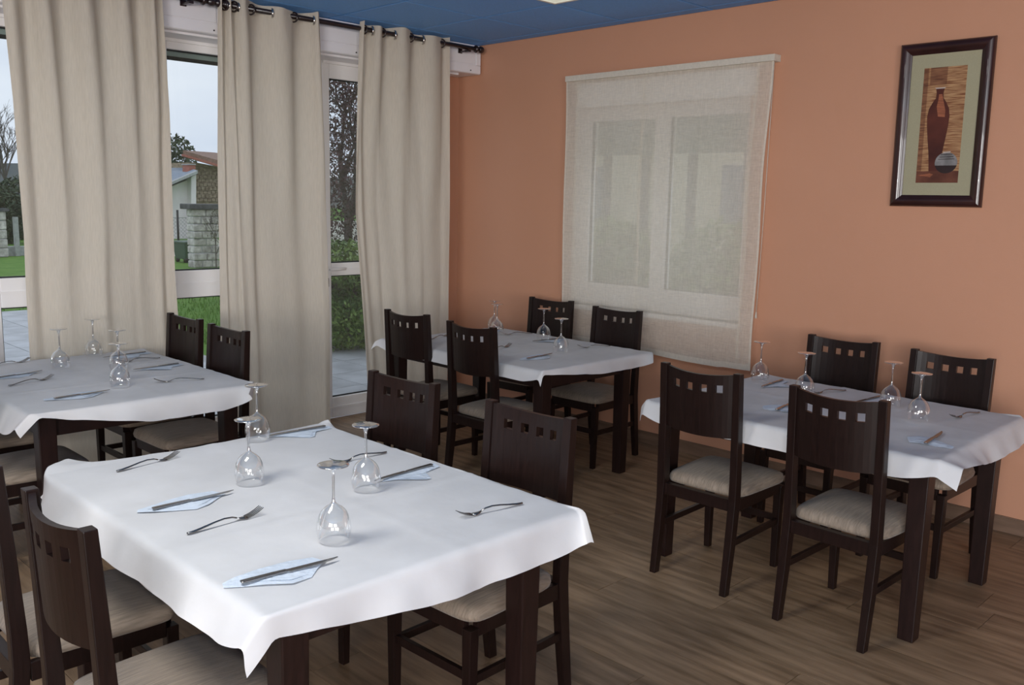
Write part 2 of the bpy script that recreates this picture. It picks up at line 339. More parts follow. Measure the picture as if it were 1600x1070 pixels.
BL0, BL1 = -4.545, -2.885
blind = empty('roller_blind', ((BL0+BL1)/2, YB-.05, .66))
setk(blind, 'long sheer cream gauze blind hanging over the window in the orange wall', 'blind')
def blind_pt(u, v):   # u across 0..1, v from top 0..1
    z = 2.556-v*(2.556-.665)
    xl = BL0+.035*v*(1-.2*v)+.004*math.sin(v*9); xr = BL1-.02*v+.006*math.sin(v*11+1)-.012*math.sin(v*PI)
    x = xl+(xr-xl)*u
    yv = YB-.062 - .007*math.sin(u*7+v*2)*v-.005*math.sin(u*17+v*3)*v - .006*v
    z += .012*math.sin(u*5+.5)*v + (.006 if u > .85 else 0)*v
    return Vector((x, yv, z))
def grid(mb, fn, nu, nv, off=Vector((0, 0, 0)), smooth=True):
    vs_ = [fn(i/nu, j/nv)-off for j in range(nv+1) for i in range(nu+1)]
    mb.add(vs_, [(j*(nu+1)+i, j*(nu+1)+i+1, (j+1)*(nu+1)+i+1, (j+1)*(nu+1)+i) for j in range(nv) for i in range(nu)], smooth)
off = blind.location
q = MB(); grid(q, blind_pt, 40, 50, off); q.build('blind_fabric', M_sheer, blind, fix=False)
q = MB()
grid(q, lambda u, v: blind_pt(u, .985+v*.02)+Vector((0, -.002, 0)), 40, 1, off)
grid(q, lambda u, v: blind_pt(u*.008, v)+Vector((0, -.002, 0)), 1, 50, off)
grid(q, lambda u, v: blind_pt(.992+u*.008, v)+Vector((0, -.002, 0)), 1, 50, off)
q.build('hem', M_sheer2, blind, fix=False)
for uu in (.06, .415, .93):
    q = MB(); grid(q, lambda u, v: blind_pt(uu+u*.012, v*.985)+Vector((0, .002, 0)), 1, 50, off); q.build('rib_tape', M_sheer, blind, fix=False)
q = MB(); q.box((BL0-off.x, -.028, 2.545-off.z), (BL1-off.x+.012, .0495, 2.585-off.z)); q.build('head_rail', M_sheer2, blind, bevel=.003)
q = MB(); q.tube([(BL1+.005-off.x, -.014, 2.55-off.z), (BL1-.002-off.x, -.012, 1.7-off.z), (BL1-.012-off.x, -.016, 1.02-off.z)], .0022, 5); q.tube([(BL1-.012-off.x, -.016, 1.03-off.z), (BL1-.012-off.x, -.016, .99-off.z)], [.003, .008], 8); q.build('pull_cord', M_sheer2, blind)

# ------------------------------------------------------------------ picture on the orange wall
def P(px, py, axis, val):     # ray through a pixel of the photo to a plane of the world
    d = CR*((px-800)/FPX)+CU*(-(py-535)/FPX)+fwd
    k = {'x': 0, 'y': 1, 'z': 2}[axis]; t = (val-(CAMH if k == 2 else 0))/d[k]
    return d*t+Vector((0, 0, CAMH))
pc = empty('framed_picture', (-1.897, YB-.001, 1.70)); pc.rotation_euler = (math.radians(1.2), 0, 0)
pc.rotation_euler.x = math.radians(1.0)
setk(pc, 'dark framed picture of a tall brown vase and round jar on the orange wall', 'picture')
PWd, PHt, fwid = .480, .865, .062
prof = [(0, 0), (0, -.014), (.004, -.022), (.014, -.030), (.028, -.032), (.042, -.027), (.052, -.018), (.058, -.013), (fwid, -.013), (fwid, 0)]
names = ['frame_side']*4
corners = [(-PWd/2, 0), (PWd/2, 0), (PWd/2, PHt), (-PWd/2, PHt)]
for k in range(4):
    a, c = corners[k], corners[(k+1) % 4]; dx, dz = c[0]-a[0], c[1]-a[1]; L_ = math.hypot(dx, dz); dx /= L_; dz /= L_; nx, nz_ = -dz, dx
    q = MB(); vs_ = []
    for (wv, yv) in prof: vs_.append((a[0]+dx*wv+nx*wv, yv-.001, a[1]+dz*wv+nz_*wv))
    for (wv, yv) in prof: vs_.append((c[0]-dx*wv+nx*wv, yv-.001, c[1]-dz*wv+nz_*wv))
    n = len(prof); q.add(vs_, [(i, i+1, n+i+1, n+i) for i in range(n-1)], True); q.build('frame_side', M_frame, pc)
q = MB(); q.box((-PWd/2+.05, -.008, .05), (PWd/2-.05, -.003, PHt-.05)); q.build('mat_board', M_print, pc)
# the printed still life: flat print pieces on a thin sheet
def pm_(name, c, **k): return mat(name, c, .55, .3, **k)
AW, AZ0, AZ1 = .110, .128, .732
def art(poly, y, m, name='print'):
    q = MB(); q.add([(p[0], y, p[1]) for p in poly], [tuple(range(len(poly)))]); return q.build(name, m, pc)
M_bam = pm_('printed_bamboo', (.17, .055, .022), nscale=22, col2=(.50, .30, .15), stretch=(.6, 1, 11))
M_bam2 = pm_('printed_bamboo_dark', (.10, .035, .018), nscale=22, col2=(.30, .14, .07), stretch=(.6, 1, 11))
M_tab_ = pm_('printed_table', (.075, .022, .014), nscale=9, col2=(.17, .06, .035))
M_vase = pm_('printed_vase', (.045, .010, .008), nscale=5, col2=(.12, .030, .018)); M_vhi = pm_('printed_vase_sheen', (.30, .10, .05), nscale=40, namt=.3, stretch=(.4, 1, 5))
M_jar = pm_('printed_jar', (.085, .080, .080), nscale=14, col2=(.30, .29, .29)); M_jar2 = pm_('printed_jar_dark', (.025, .014, .014), nscale=14, namt=.3)
M_hi = pm_('printed_highlight', (.5, .42, .38))
art([(-AW, AZ0+.06), (AW, AZ0+.06), (AW, AZ1), (-AW, AZ1)], -.0084, M_bam, 'print_backdrop')
art([(-AW, AZ0), (AW, AZ0), (AW, AZ0+.062), (-AW, AZ0+.062)], -.0086, M_tab_, 'print_tabletop')
art([(-AW, AZ0+.062), (-AW+.025, AZ0+.062), (-AW+.025, AZ1), (-AW, AZ1)], -.0086, M_bam2, 'print_slats')
art([(-.075, AZ1-.09), (.012, AZ1-.09), (.012, AZ1), (-.075, AZ1)], -.0085, M_bam2, 'print_slats')
vz = [(.0, .028), (.004, .022), (.03, .018), (.055, .020), (.075, .034), (.11, .052), (.15, .058), (.20, .055), (.27, .046), (.34, .036), (.40, .030), (.437, .028)]
top = AZ1-.105; cxv = -.018
art([(cxv-w_, top-d_) for d_, w_ in vz]+[(cxv+w_, top-d_) for d_, w_ in reversed(vz)], -.0089, M_vase, 'print_vase')
art([(cxv-.005, top-.035), (cxv+.012, top-.035), (cxv+.022, top-.075), (cxv+.034, top-.12), (cxv+.034, top-.155), (cxv-.002, top-.15), (cxv-.012, top-.10), (cxv-.006, top-.06)], -.0091, M_vhi, 'print_sheen')
art([(cxv-.028, top+.0), (cxv+.028, top+.0), (cxv+.022, top-.006), (cxv-.022, top-.006)], -.0092, M_hi, 'print_rim')
jx, jz, jr = .042, AZ0+.105, .058
art([(jx+jr*math.cos(t), jz+jr*.96*math.sin(t)) for t in [2*PI*k/28 for k in range(28)]], -.0094, M_jar, 'print_jar')
art([(jx+jr*math.cos(t), jz+jr*.96*math.sin(t)) for t in [PI*1.08+PI*.84*k/14 for k in range(15)]], -.0096, M_jar2, 'print_jar_base')
for k in range(3):
    art([(jx-.030-.006*k, jz+.044-.012*k), (jx+.030+.006*k, jz+.046-.012*k), (jx+.030+.006*k, jz+.043-.012*k), (jx-.030-.006*k, jz+.041-.012*k)], -.0097, M_jar2, 'print_jar_ring')
art([(jx-.02, jz+.058), (jx+.02, jz+.060), (jx+.018, jz+.053), (jx-.018, jz+.051)], -.0098, M_hi, 'print_jar_mouth')
art([(-.10, AZ0+.04), (-.035, AZ0+.03), (-.02, AZ0+.045), (-.04, AZ0+.05)], -.0088, M_vhi, 'print_glint')

# ------------------------------------------------------------------ curtain rods and curtains
RX, RZ = -5.42, 2.852
def rod(y0, y1, label, fin=(True, True)):
    t = empty('curtain_rod', (RX, (y0+y1)/2, RZ)); setk(t, label, 'curtain rod'); cy = (y0+y1)/2
    q = MB(); q.tube([(0, y0-cy, 0), (0, y1-cy, 0)], .0165, 14); q.build('rod', M_rod, t)
    for yy, s in ((y0, -1), (y1, 1)):
        q = MB(); q.lathe([(0, -.034), (.010, -.033), (.020, -.026), (.026, -.014), (.027, 0), (.020, .014), (.013, .02), (.017, .026), (.017, .034), (.024, .036), (.029, .046), (.024, .056), (.010, .06), (0, .06)], 16)
        for i, v in enumerate(q.v): q.v[i] = (v[0], yy-cy+(-s)*(-v[2])*-1 if False else yy-cy-s*v[2]+s*.0, v[1])
        q.build('finial', M_rod, t)
        q = MB(); yb = yy-cy-s*.13
        q.box((SX+.008-RX, yb-.02, -.035), (SX+.014-RX, yb+.02, .03)); q.box((SX+.014-RX, yb-.008, -.03), (-.01, yb+.008, -.018)); q.box((-.022, yb-.014, -.034), (.022, yb+.014, -.0166)); q.build('bracket', M_rod, t, bevel=.002)
    return t
rod(2.835, 5.03, 'dark bronze curtain rod ending in a ball by the orange wall')
rod(.30, 2.775, 'dark bronze curtain rod carrying the wide curtain at far left')

def curtain(label, cross, ztop, zbot, ledge, redge, amp, seed, grp=None, push=False):
    """cross: y of every crossing of the rod, front bulge first; ledge/redge: functions of v giving edges"""
    n = len(cross)-1; y0, y1 = cross[0], cross[-1]; base = Vector((RX, (y0+y1)/2, 0))
    t = empty('curtain', (RX, (y0+y1)/2, .0)); setk(t, label, 'curtain', 'cream floor-length curtains' if grp is None else grp)
    rnd = random.Random(seed); ph = [rnd.uniform(0, 6.28) for _ in range(8)]
    NU = n*10; NV = 44
    def fn(u, v):
        s = u*n; k = min(int(s), n-1); fr = s-k
        yt = cross[k]+(cross[k+1]-cross[k])*fr; uy = (yt-y0)/(y1-y0)
        # cloth loosens away from the eyelets
        um = uy*(1-v*.35)+u*(v*.35)
        l, r = ledge(v), redge(v); y = l+(r-l)*um
        sgn = 1 if k % 2 == 0 else -1
        a = amp*(1-.80*min(1, v*2.2))*min(1, .5+(cross[k+1]-cross[k])/.15)
        x = sgn*a*math.sin(PI*fr)**.8
        z = ztop-(ztop-zbot)*v
        lw = min(1, v*3)
        x += lw*(.015*math.sin(u*9+ph[0]+v*1.3)+.009*math.sin(u*23+ph[1]+v*.8)+.005*math.sin(u*47+ph[2]-v*2)+.003*math.sin(v*14+u*30+ph[3]))
        y += lw*(.010*math.sin(u*31+ph[4]+v*2))*math.sin(PI*u)
        if v < .08: z += .010*(math.sin(u*n*1.7+ph[5]))*(1-v/.08); x += .012*(1-v/.08)*math.sin(u*n*PI*2+ph[6])
        if v > .96: x += .006*math.sin(u*40+ph[6])
        if push: x -= .075*min(1, max(0, v-.25)/.35)
        return Vector((RX+x, y, z))
    q = MB(); grid(q, fn, NU, NV, base); q.build('curtain_fabric', M_curt, t, fix=False)
    q = MB(); grid(q, lambda u, v: fn(u, .978+.0008*v)+Vector((.0015, 0, 0)), NU, 1, base); q.build('hem_stitch', M_curt, t, fix=False)
    for k in range(1, n+(0 if True else 1)):
        yy = cross[k]; r_ = MB(); R_, rr = .030, .0052; nn, mm = 20, 6; vs_ = []
        for i in range(nn):
            a_ = 2*PI*i/nn
            for j in range(mm):
                b_ = 2*PI*j/mm; rad = R_+rr*math.cos(b_)
                p = Vector((rad*math.cos(a_), rr*math.sin(b_)*1.6, rad*math.sin(a_))); p.rotate(Matrix.Rotation(math.radians(-22 if k % 2 == 0 else 22), 3, 'Z'))
                vs_.append(p+Vector((RX, yy, RZ-.004))-base)
        r_.add(vs_, [(i*mm+j, i*mm+(j+1) % mm, ((i+1) % nn)*mm+(j+1) % mm, ((i+1) % nn)*mm+j) for i in range(nn) for j in range(mm)], True)
        r_.build('eyelet', M_chrome if k % 2 == 0 else M_rod, t)
    return t
L3 = lambda v: 3.885-.055*math.sin(min(1, v*2.2)*PI*.5)+ (.13*max(0, v-.45)/.55)
curtain('cream curtain nearest the orange wall, right of the glazed door', [3.880, 3.916, 3.99, 4.077, 4.19, 4.331, 4.45, 4.632, 4.715], 2.893, .012, L3, lambda v: 4.715+.022*math.sin(v*PI)+.0*v, .046, 3)
curtain('middle cream curtain left of the glazed door, between two strips of glass', [2.845, 2.872, 2.901, 2.933, 2.966, 3.05, 3.20, 3.36, 3.51, 3.562], 2.893, .012, lambda v: 2.825-.05*v, lambda v: 3.552+.045*min(1, v*1.4), .046, 5)
curtain('widest cream curtain at far left behind the glasses', [1.60, 1.68, 1.76, 1.85, 1.97, 2.08, 2.19, 2.29, 2.38, 2.44, 2.48], 2.893, .012, lambda v: 1.60+.06*min(1, v*2), lambda v: 2.475+.075*v, .046, 9, push=True)

# ------------------------------------------------------------------ dining chairs
def make_chair():
    t = empty('dining_chair')
    HW = .20; pw = .0175
    for s in (-1, 1):
        q = MB(); x = s*(HW-pw)
        q.bar([((x, -.032, 0), pw*.85, .019), ((x, -.006, .22), pw, .021), ((x, .012, .42), pw, .023), ((x, .010, .52), pw, .022), ((x, -.002, .75), pw, .019), ((x, -.016, .985), pw, .016)])
        q.build('leg', M_wood, t, bevel=.003)
    for s in (-1, 1):
        q = MB(); x = s*.182
        q.bar([((x*.985, .432, 0), .0145, .0145), ((x, .430, .40), .019, .019)]); q.build('leg', M_wood, t, bevel=.003)
    q = MB()
    q.box((-HW+2*pw, -.006, .372), (HW-2*pw, .026, .425)); q.box((-.163, .418, .370), (.163, .442, .425))
    for s in (-1, 1):
        xa, xb = s*(HW-.005), s*(HW-.027)
        q.box((min(xa, xb), .035, .370), (max(xa, xb), .412, .425))
    q.build('seat_frame', M_wood, t, bevel=.002)
    for s in (-1, 1):
        q = MB(); x = s*.184; q.box((x-.009, .012, .215), (x+.009, .417, .243)); q.build('stretcher', M_wood, t, bevel=.002)
    q = MB(); q.box((-.168, .421, .225), (.168, .439, .255)); q.build('stretcher', M_wood, t, bevel=.002)
    # curved panel with four square holes
    xe = HW-2*pw+.002; hs = .0170; hx = [-.105, -.035, .035, .105]
    xs = sorted(set([-xe, xe]+[round(h+s*hs, 4) for h in hx for s in (-1, 1)]+[-.145, -.07, 0, .07, .145])); zs = [.698, .76, .84, .899, .933, .955, .978]
    def pt(x, z, side):
        k = 1-(x/xe)**2; bow = -.030*k
        zz = z-(.014*k)*((z-.70)/.28 if z > .9 else .6 if z < .75 else .8)
        yp = -.002-.014*(z-.75)/.235
        return (x, yp+bow+side*.0085, zz)
    q = MB(); idx = {}
    def vid(i, j, s):
        if (i, j, s) not in idx: idx[(i, j, s)] = len(q.v); q.v.append(pt(xs[i], zs[j], s))
        return idx[(i, j, s)]
    def hole(i, j):
        if i < 0 or j < 0 or i >= len(xs)-1 or j >= len(zs)-1: return True
        cx = (xs[i]+xs[i+1])/2; return zs[j] == .899 and any(abs(cx-h) < hs for h in hx)
    for i in range(len(xs)-1):
        for j in range(len(zs)-1):
            if hole(i, j): continue
            q.f.append((vid(i, j, 1), vid(i+1, j, 1), vid(i+1, j+1, 1), vid(i, j+1, 1))); q.sm.append(False)
            q.f.append((vid(i, j, -1), vid(i, j+1, -1), vid(i+1, j+1, -1), vid(i+1, j, -1))); q.sm.append(False)
            for (di, dj, a, c) in ((-1, 0, (i, j), (i, j+1)), (1, 0, (i+1, j), (i+1, j+1)), (0, -1, (i, j), (i+1, j)), (0, 1, (i, j+1), (i+1, j+1))):
                if hole(i+di, j+dj): q.f.append((vid(*a, 1), vid(*c, 1), vid(*c, -1), vid(*a, -1))); q.sm.append(False)
    q.build('backrest', M_wood, t)
    # cushion
    q = MB(); N = 18
    def cp(u, v, z):
        wv = .196+.022*(v+1)/2; e = 1-.10*(abs(u)**6)*(abs(v)**6)
        y = .245+.212*v*e
        if v < -.8: wv -= .0
        x = wv*u*e
        if y < .045 and abs(x) > HW-2*pw-.004: x = math.copysign(HW-2*pw-.004, x)
        return (x, y, z)
    vs_ = []
    for j in range(N+1):
        for i in range(N+1):
            u = -1+2*i/N; v = -1+2*j/N; u = math.sin(u*PI/2)*.35+u*.65; v = math.sin(v*PI/2)*.35+v*.65
            h = .030*((1-abs(u)**10)*(1-abs(v)**10))**.4+.020*(1-u*u)*(1-v*v)
            vs_.append(cp(u, v, .440+h))
    k = len(vs_); fs_ = [(j*(N+1)+i, j*(N+1)+i+1, (j+1)*(N+1)+i+1, (j+1)*(N+1)+i) for j in range(N) for i in range(N)]
    ring = [i for i in range(N+1)]+[j*(N+1)+N for j in range(1, N+1)]+[N*(N+1)+i for i in range(N-1, -1, -1)]+[j*(N+1) for j in range(N-1, 0, -1)]
    for r_ in ring: x, y, z = vs_[r_]; vs_.append((x*.985, .245+(y-.245)*.985, .4255))
    m_ = len(ring); fs_ += [(ring[i], k+i, k+(i+1) % m_, ring[(i+1) % m_]) for i in range(m_)]; fs_.append(tuple(k+i for i in range(m_)))
    q.add(vs_, fs_, True); q.build('seat', M_seat, t)
    return t
chair0 = make_chair(); used = [False]
CHAIRS = [  # x, y of back centre (at the top), extra turn in degrees, facing (+1 away from camera wall side), label
 (-2.156, 3.338, 1.8, 1, 'dining chair with back to us at left of the right-hand table'),
 (-1.516, 3.307, -1.5, 1, 'dining chair with back to us nearest the camera at the right-hand table'),
 (-2.165, 4.735, -.2, -1, 'dining chair against the orange wall, left one behind the right table'),
 (-1.577, 4.673, -1.9, -1, 'rightmost dining chair, against the orange wall below the picture'),
 (-4.466, 3.545, 3.6, 1, 'dining chair beside the right-hand curtain, back to us at the back table'),
 (-3.804, 3.489, .3, 1, 'dining chair with back to us at the back table, one right of the curtain chair'),
 (-4.454, 4.879, 4.0, -1, 'dining chair by the room corner left of the sheer blind, only its back showing'),
 (-3.783, 4.804, 2.0, -1, 'dining chair in front of the sheer blind at the far side of the back table'),
 (-2.817, 2.220, 3.5, -1, 'left dining chair beyond the front table, only its back panel showing'),
 (-2.099, 2.203, 1.5, -1, 'right dining chair beyond the front table, its seat showing beneath the paper'),
 (-5.07, 2.378, .9, -1, 'dining chair on the far side of the left table, against the strip of grass view'),
 (-4.498, 2.351, 1.3, -1, 'dining chair on the far side of the left table, in front of the middle curtain'),
 (-2.110, .672, 0, 1, 'dining chair in the bottom left corner seen over its curved back'),
 (-2.725, .665, 0, 1, 'dining chair at the left photo edge, only one post and some seat showing'),
 (-4.400, 1.045, 0, 1, 'dining chair on the near side of the left table, its seat behind the table leg'),
 (-5.060, 1.050, 0, 1, 'dining chair at the near side of the left table, seat cut by the frame edge'),
]
for (x, y, a, s, lab) in CHAIRS:
    o = chair0 if not used[0] else ctree(chair0); used[0] = True
    o.rotation_euler = (0, 0, math.radians(a)+(0 if s > 0 else PI)); 
    o.location = (x, y+(.016 if s > 0 else -.016), 0)
    setk(o, lab, 'chair', 'dark wooden chairs with beige seats')

# ------------------------------------------------------------------ tables with paper covers
TZ = .757
TABLES = {  # x0,x1,y0,y1 of the top, then leg centres x0,x1,y0,y1
 'front': (-3.13, -1.74, .985, 2.03, -3.09, -1.785, 1.06, 1.86), 'right': (-2.50, -1.205, 3.475, 4.50, -2.435, -1.255, 3.525, 4.32),
 'back': (-4.77, -3.37, 3.63, 4.62, -4.735, -3.43, 3.70, 4.43), 'left': (-5.375, -4.055, 1.215, 2.24, -5.332, -4.11, 1.28, 2.13)}
TLAB = {'front': 'dark wooden dining table nearest the camera under white paper', 'right': 'dark wooden dining table along the orange wall below the picture',
        'back': 'dark wooden dining table near the room corner and the sheer blind', 'left': 'dark wooden dining table at the left edge beside the widest curtain'}
def table(k):
    x0, x1, y0, y1, lx0, lx1, ly0, ly1 = TABLES[k]; cx, cy = (x0+x1)/2, (y0+y1)/2; hx, hy = (x1-x0)/2, (y1-y0)/2
    t = empty('dining_table', (cx, cy, 0)); setk(t, TLAB[k], 'table', 'dark dining tables')
    q = MB(); q.box((-hx, -hy, TZ-.028), (hx, hy, TZ)); q.build('tabletop', M_tabw, t, bevel=.003)
    a = .038
    lx0 -= cx; lx1 -= cx; ly0 -= cy; ly1 -= cy
    for x in (lx0, lx1):
        for y in (ly0, ly1):
            q = MB(); q.bar([((x, y, 0), .031, .031), ((x, y, TZ-.0285), a, a)]); q.build('leg', M_tabw, t, bevel=.004)
    q = MB()
    for y in (ly0-.02, ly1-.004): q.box((lx0+a, y, TZ-.115), (lx1-a, y+.024, TZ-.0285))
    for x in (lx0-.02, lx1-.004): q.box((x, ly0+a, TZ-.115), (x+.024, ly1-a, TZ-.0285))
    q.build('apron', M_tabw, t, bevel=.002)
    return t
for k in TABLES: table(k)

def paper(k, over, ang, tips, label, seed):
    """over, ang: overhang and hang angle at (-x, +x, -y, +y); tips: where each corner of the sheet ends up"""
    x0, x1, y0, y1 = TABLES[k][:4]; cx, cy = (x0+x1)/2, (y0+y1)/2; e = .004
    hx, hy = (x1-x0)/2+e, (y1-y0)/2+e; rnd = random.Random(seed); ph = [rnd.uniform(0, 6.28) for _ in range(12)]
    def axis(h, o0, o1, n, m_):
        l = [-h-o0*(1-i/m_) for i in range(m_)]+[-h+2*h*i/n for i in range(n+1)]+[h+o1*(i+1)/m_ for i in range(m_)]
        return sorted(l+[-h+.012, h-.012, -h+.03, h-.03])
    US = axis(hx, over[0], over[1], 70, 10); VS_ = axis(hy, over[2], over[3], 54, 10)
    def side(d, ang):           # distance past the edge -> outward, down; a soft bend first
        r = .028; L_ = min(d, r*ang); th = L_/r; rest = max(0, d-r*ang)
        return r*math.sin(th)+rest*math.cos(ang), r*(1-math.cos(th))+rest*math.sin(ang)
    q = MB(); vs_ = []
    for v in VS_:
        for u in US:
            du = max(0, abs(u)-hx); dv = max(0, abs(v)-hy); sx = 1 if u > 0 else -1; sy = 1 if v > 0 else -1
            x, y = max(-hx, min(hx, u)), max(-hy, min(hy, v))
            z = .0012+.0008*noise.noise(Vector((u*3.1, v*9+ph[0], seed)))
            cr_ = .0028*math.exp(-((u-.30*hx-.015*math.sin(v*3))/.011)**2)+.0024*math.exp(-((u+.28*hx)/.012)**2)+.0016*math.exp(-((v-.1*hy)/.012)**2)
            z += cr_
            if du or dv:
                ox = over[1] if sx > 0 else over[0]; oy = over[3] if sy > 0 else over[2]; ax_ = ang[1] if sx > 0 else ang[0]; ay_ = ang[3] if sy > 0 else ang[2]
                wv = .10*math.sin(v*6+ph[1])+.07*math.sin(v*15+ph[2])+.05*math.sin(v*31+ph[5]); wu = .10*math.sin(u*6+ph[3])+.07*math.sin(u*15+ph[4])+.05*math.sin(u*31+ph[6])
                A_ = side(du, ax_+wv) if du else (0, 0); B_ = side(dv, ay_+wu) if dv else (0, 0)
                A1 = side(ox, ax_); B1 = side(oy, ay_)
                t_ = tips[(sx, sy)]; D = Vector((t_[0]-cx-sx*(hx+A1[0]), t_[1]-cy-sy*(hy+B1[0]), t_[2]-TZ+A1[1]+B1[1]))
                s_ = min(1, du/ox); r_ = min(1, dv/oy); nx_ = 1 if du else max(0, 1-(hx-abs(u))/.14); ny_ = 1 if dv else max(0, 1-(hy-abs(v))/(.50 if v < 0 else .22))
                w_ = s_*r_+.35*r_*(1-s_)*nx_*nx_+(.85 if sy < 0 else .45)*s_*(1-r_)*ny_**(1.15 if sy < 0 else 2)
                x += sx*A_[0]+D.x*w_; y += sy*B_[0]+D.y*w_; z += -A_[1]-B_[1]+D.z*w_+.0025*noise.noise(Vector((u*14, v*14, seed+3)))
            vs_.append((x, y, z))
    n = len(US)
    q.add(vs_, [(j*n+i, j*n+i+1, (j+1)*n+i+1, (j+1)*n+i) for j in range(len(VS_)-1) for i in range(n-1)], True)
    o = q.build('table_paper', M_paper, fix=False); o.location = (cx, cy, TZ+.0015); setk(o, label, 'tablecloth', 'white paper table covers'); return o
A = math.radians
paper('front', (.12, .125, .115, .03), (A(78), A(66), A(62), A(70)), {(1, -1): (-1.72, .935, .622), (1, 1): (-1.60, 1.97, .705), (-1, -1): (-3.245, 1.03, .70), (-1, 1): (-3.14, 2.09, .715)}, 'white paper cover with flared corners on the table nearest the camera', 2)
paper('right', (.10, .12, .11, .03), (A(74), A(58), A(70), A(70)), {(1, -1): (-1.09, 3.42, .665), (1, 1): (-1.19, 4.51, .70), (-1, -1): (-2.56, 3.445, .65), (-1, 1): (-2.53, 4.52, .71)}, 'white paper cover on the table along the orange wall', 4)
paper('back', (.10, .09, .09, .03), (A(66), A(70), A(70), A(70)), {(1, -1): (-3.325, 3.575, .678), (1, 1): (-3.26, 4.52, .715), (-1, -1): (-4.82, 3.52, .70), (-1, 1): (-4.80, 4.63, .71)}, 'white paper cover on the table near the room corner', 6)
paper('left', (.05, .12, .13, .03), (A(80), A(72), A(50), A(70)), {(1, -1): (-4.02, 1.16, .668), (1, 1): (-3.93, 2.15, .733), (-1, -1): (-5.38, 1.10, .68), (-1, 1): (-5.37, 2.27, .735)}, 'white paper cover on the table at the left edge', 8)
q = MB()      # the second sheet that peeps out under the near side of the front cover
x_, y_ = [o for o in C.objects if o.name == 'table_paper'][0].location[:2]
o_ = bpy.data.objects['table_paper']; n_ = 24; vs_ = []
for i in range(n_+1):
    xx = -3.03+1.12*i/n_; dz = .006*math.sin(i*.7)
    vs_ += [(xx-x_, .984-y_, -.036), (xx-x_, .957-y_+dz*.5, -.120+dz)]
q.add(vs_, [(2*i, 2*i+1, 2*i+3, 2*i+2) for i in range(n_)], True)
q.add([(-3.20-x_, 1.02-y_, -.040), (-3.02-x_, .972-y_, -.035), (-3.04-x_, .958-y_, -.112), (-3.25-x_, .985-y_, -.108)], [(0, 1, 2, 3)])
q.build('under_sheet', M_paper, o_, fix=False)
ZT = TZ+.0045     # top of the paper

# ------------------------------------------------------------------ wine glasses turned upside down
def make_glass():
    t = empty('wine_glass')
    bowl = [(.0395, 0), (.0405, .001), (.0440, .012), (.0468, .025), (.0475, .038), (.0458, .054), (.0415, .070), (.034, .084), (.024, .094), (.014, .101), (.0075, .106)]
    inner = [(r-.0011, z) for r, z in bowl[1:-3]]+[(.022, .0915), (.010, .095), (0, .0965)]
    q = MB(); q.lathe(bowl, 40); q.build('bowl', M_bowl, t, fix=False)
    q = MB(); q.lathe([(.0075, .106), (.0052, .112), (.0042, .125), (.0040, .155), (.0045, .182), (.0065, .196), (.011, .2035)], 16); q.build('stem', M_stem, t, fix=False)
    q = MB(); q.lathe([(.011, .2035), (.022, .2075), (.036, .2100), (.0425, .2112), (.0432, .2125), (.0425, .2140), (.030, .2150), (.012, .2165), (0, .217)], 40); q.build('foot', M_stem, t, fix=False)
    return t
g0 = make_glass(); gu = False
GL = [(-2.004, 1.340, 'upturned wine glass nearest the camera on the front table'), (-2.305, 1.665, 'upturned wine glass on the front table beside the right-hand napkin'),
 (-2.608, 1.422, 'upturned wine glass on the front table above the left napkin and knife'), (-3.069, 1.712, 'upturned wine glass at the far left of the front table, partly hidden by another'),
 (-1.481, 4.041, 'upturned wine glass rightmost in the photo, on the right table'), (-1.682, 4.226, 'upturned wine glass on the right table between the two far chairs'),
 (-2.077, 4.148, 'upturned wine glass on the right table just above the near chair back'), (-2.407, 4.297, 'upturned wine glass on the right table nearest the sheer blind'),
 (-3.692, 4.141, 'upturned wine glass on the back table, rightmost of its four'), (-4.113, 4.435, 'upturned wine glass on the back table in front of the corner chair'),
 (-4.847, 4.535, 'upturned wine glass on the back table, leftmost of its four against the wall'), (-4.567, 4.372, 'upturned wine glass on the back table, second from the left'),
 (-5.018, 1.660, 'upturned wine glass on the left table, leftmost in the photo'), (-5.468, 1.937, 'upturned wine glass on the left table, farthest one, against the widest curtain'),
 (-4.796, 1.876, 'upturned wine glass on the left table, hidden behind a nearer glass'), (-4.359, 1.707, 'upturned wine glass on the left table, nearest of the overlapping pair')]
for (x, y, lab) in GL:
    o = g0 if not gu else ctree(g0); gu = True
    if x < -5.4: x = -5.30
    if x == -4.847: x = -4.66; y = 4.50
    if x == -4.567: x = -4.50
    o.location = (x, y, ZT+.0015); setk(o, lab, 'wine glass', 'upturned wine glasses')

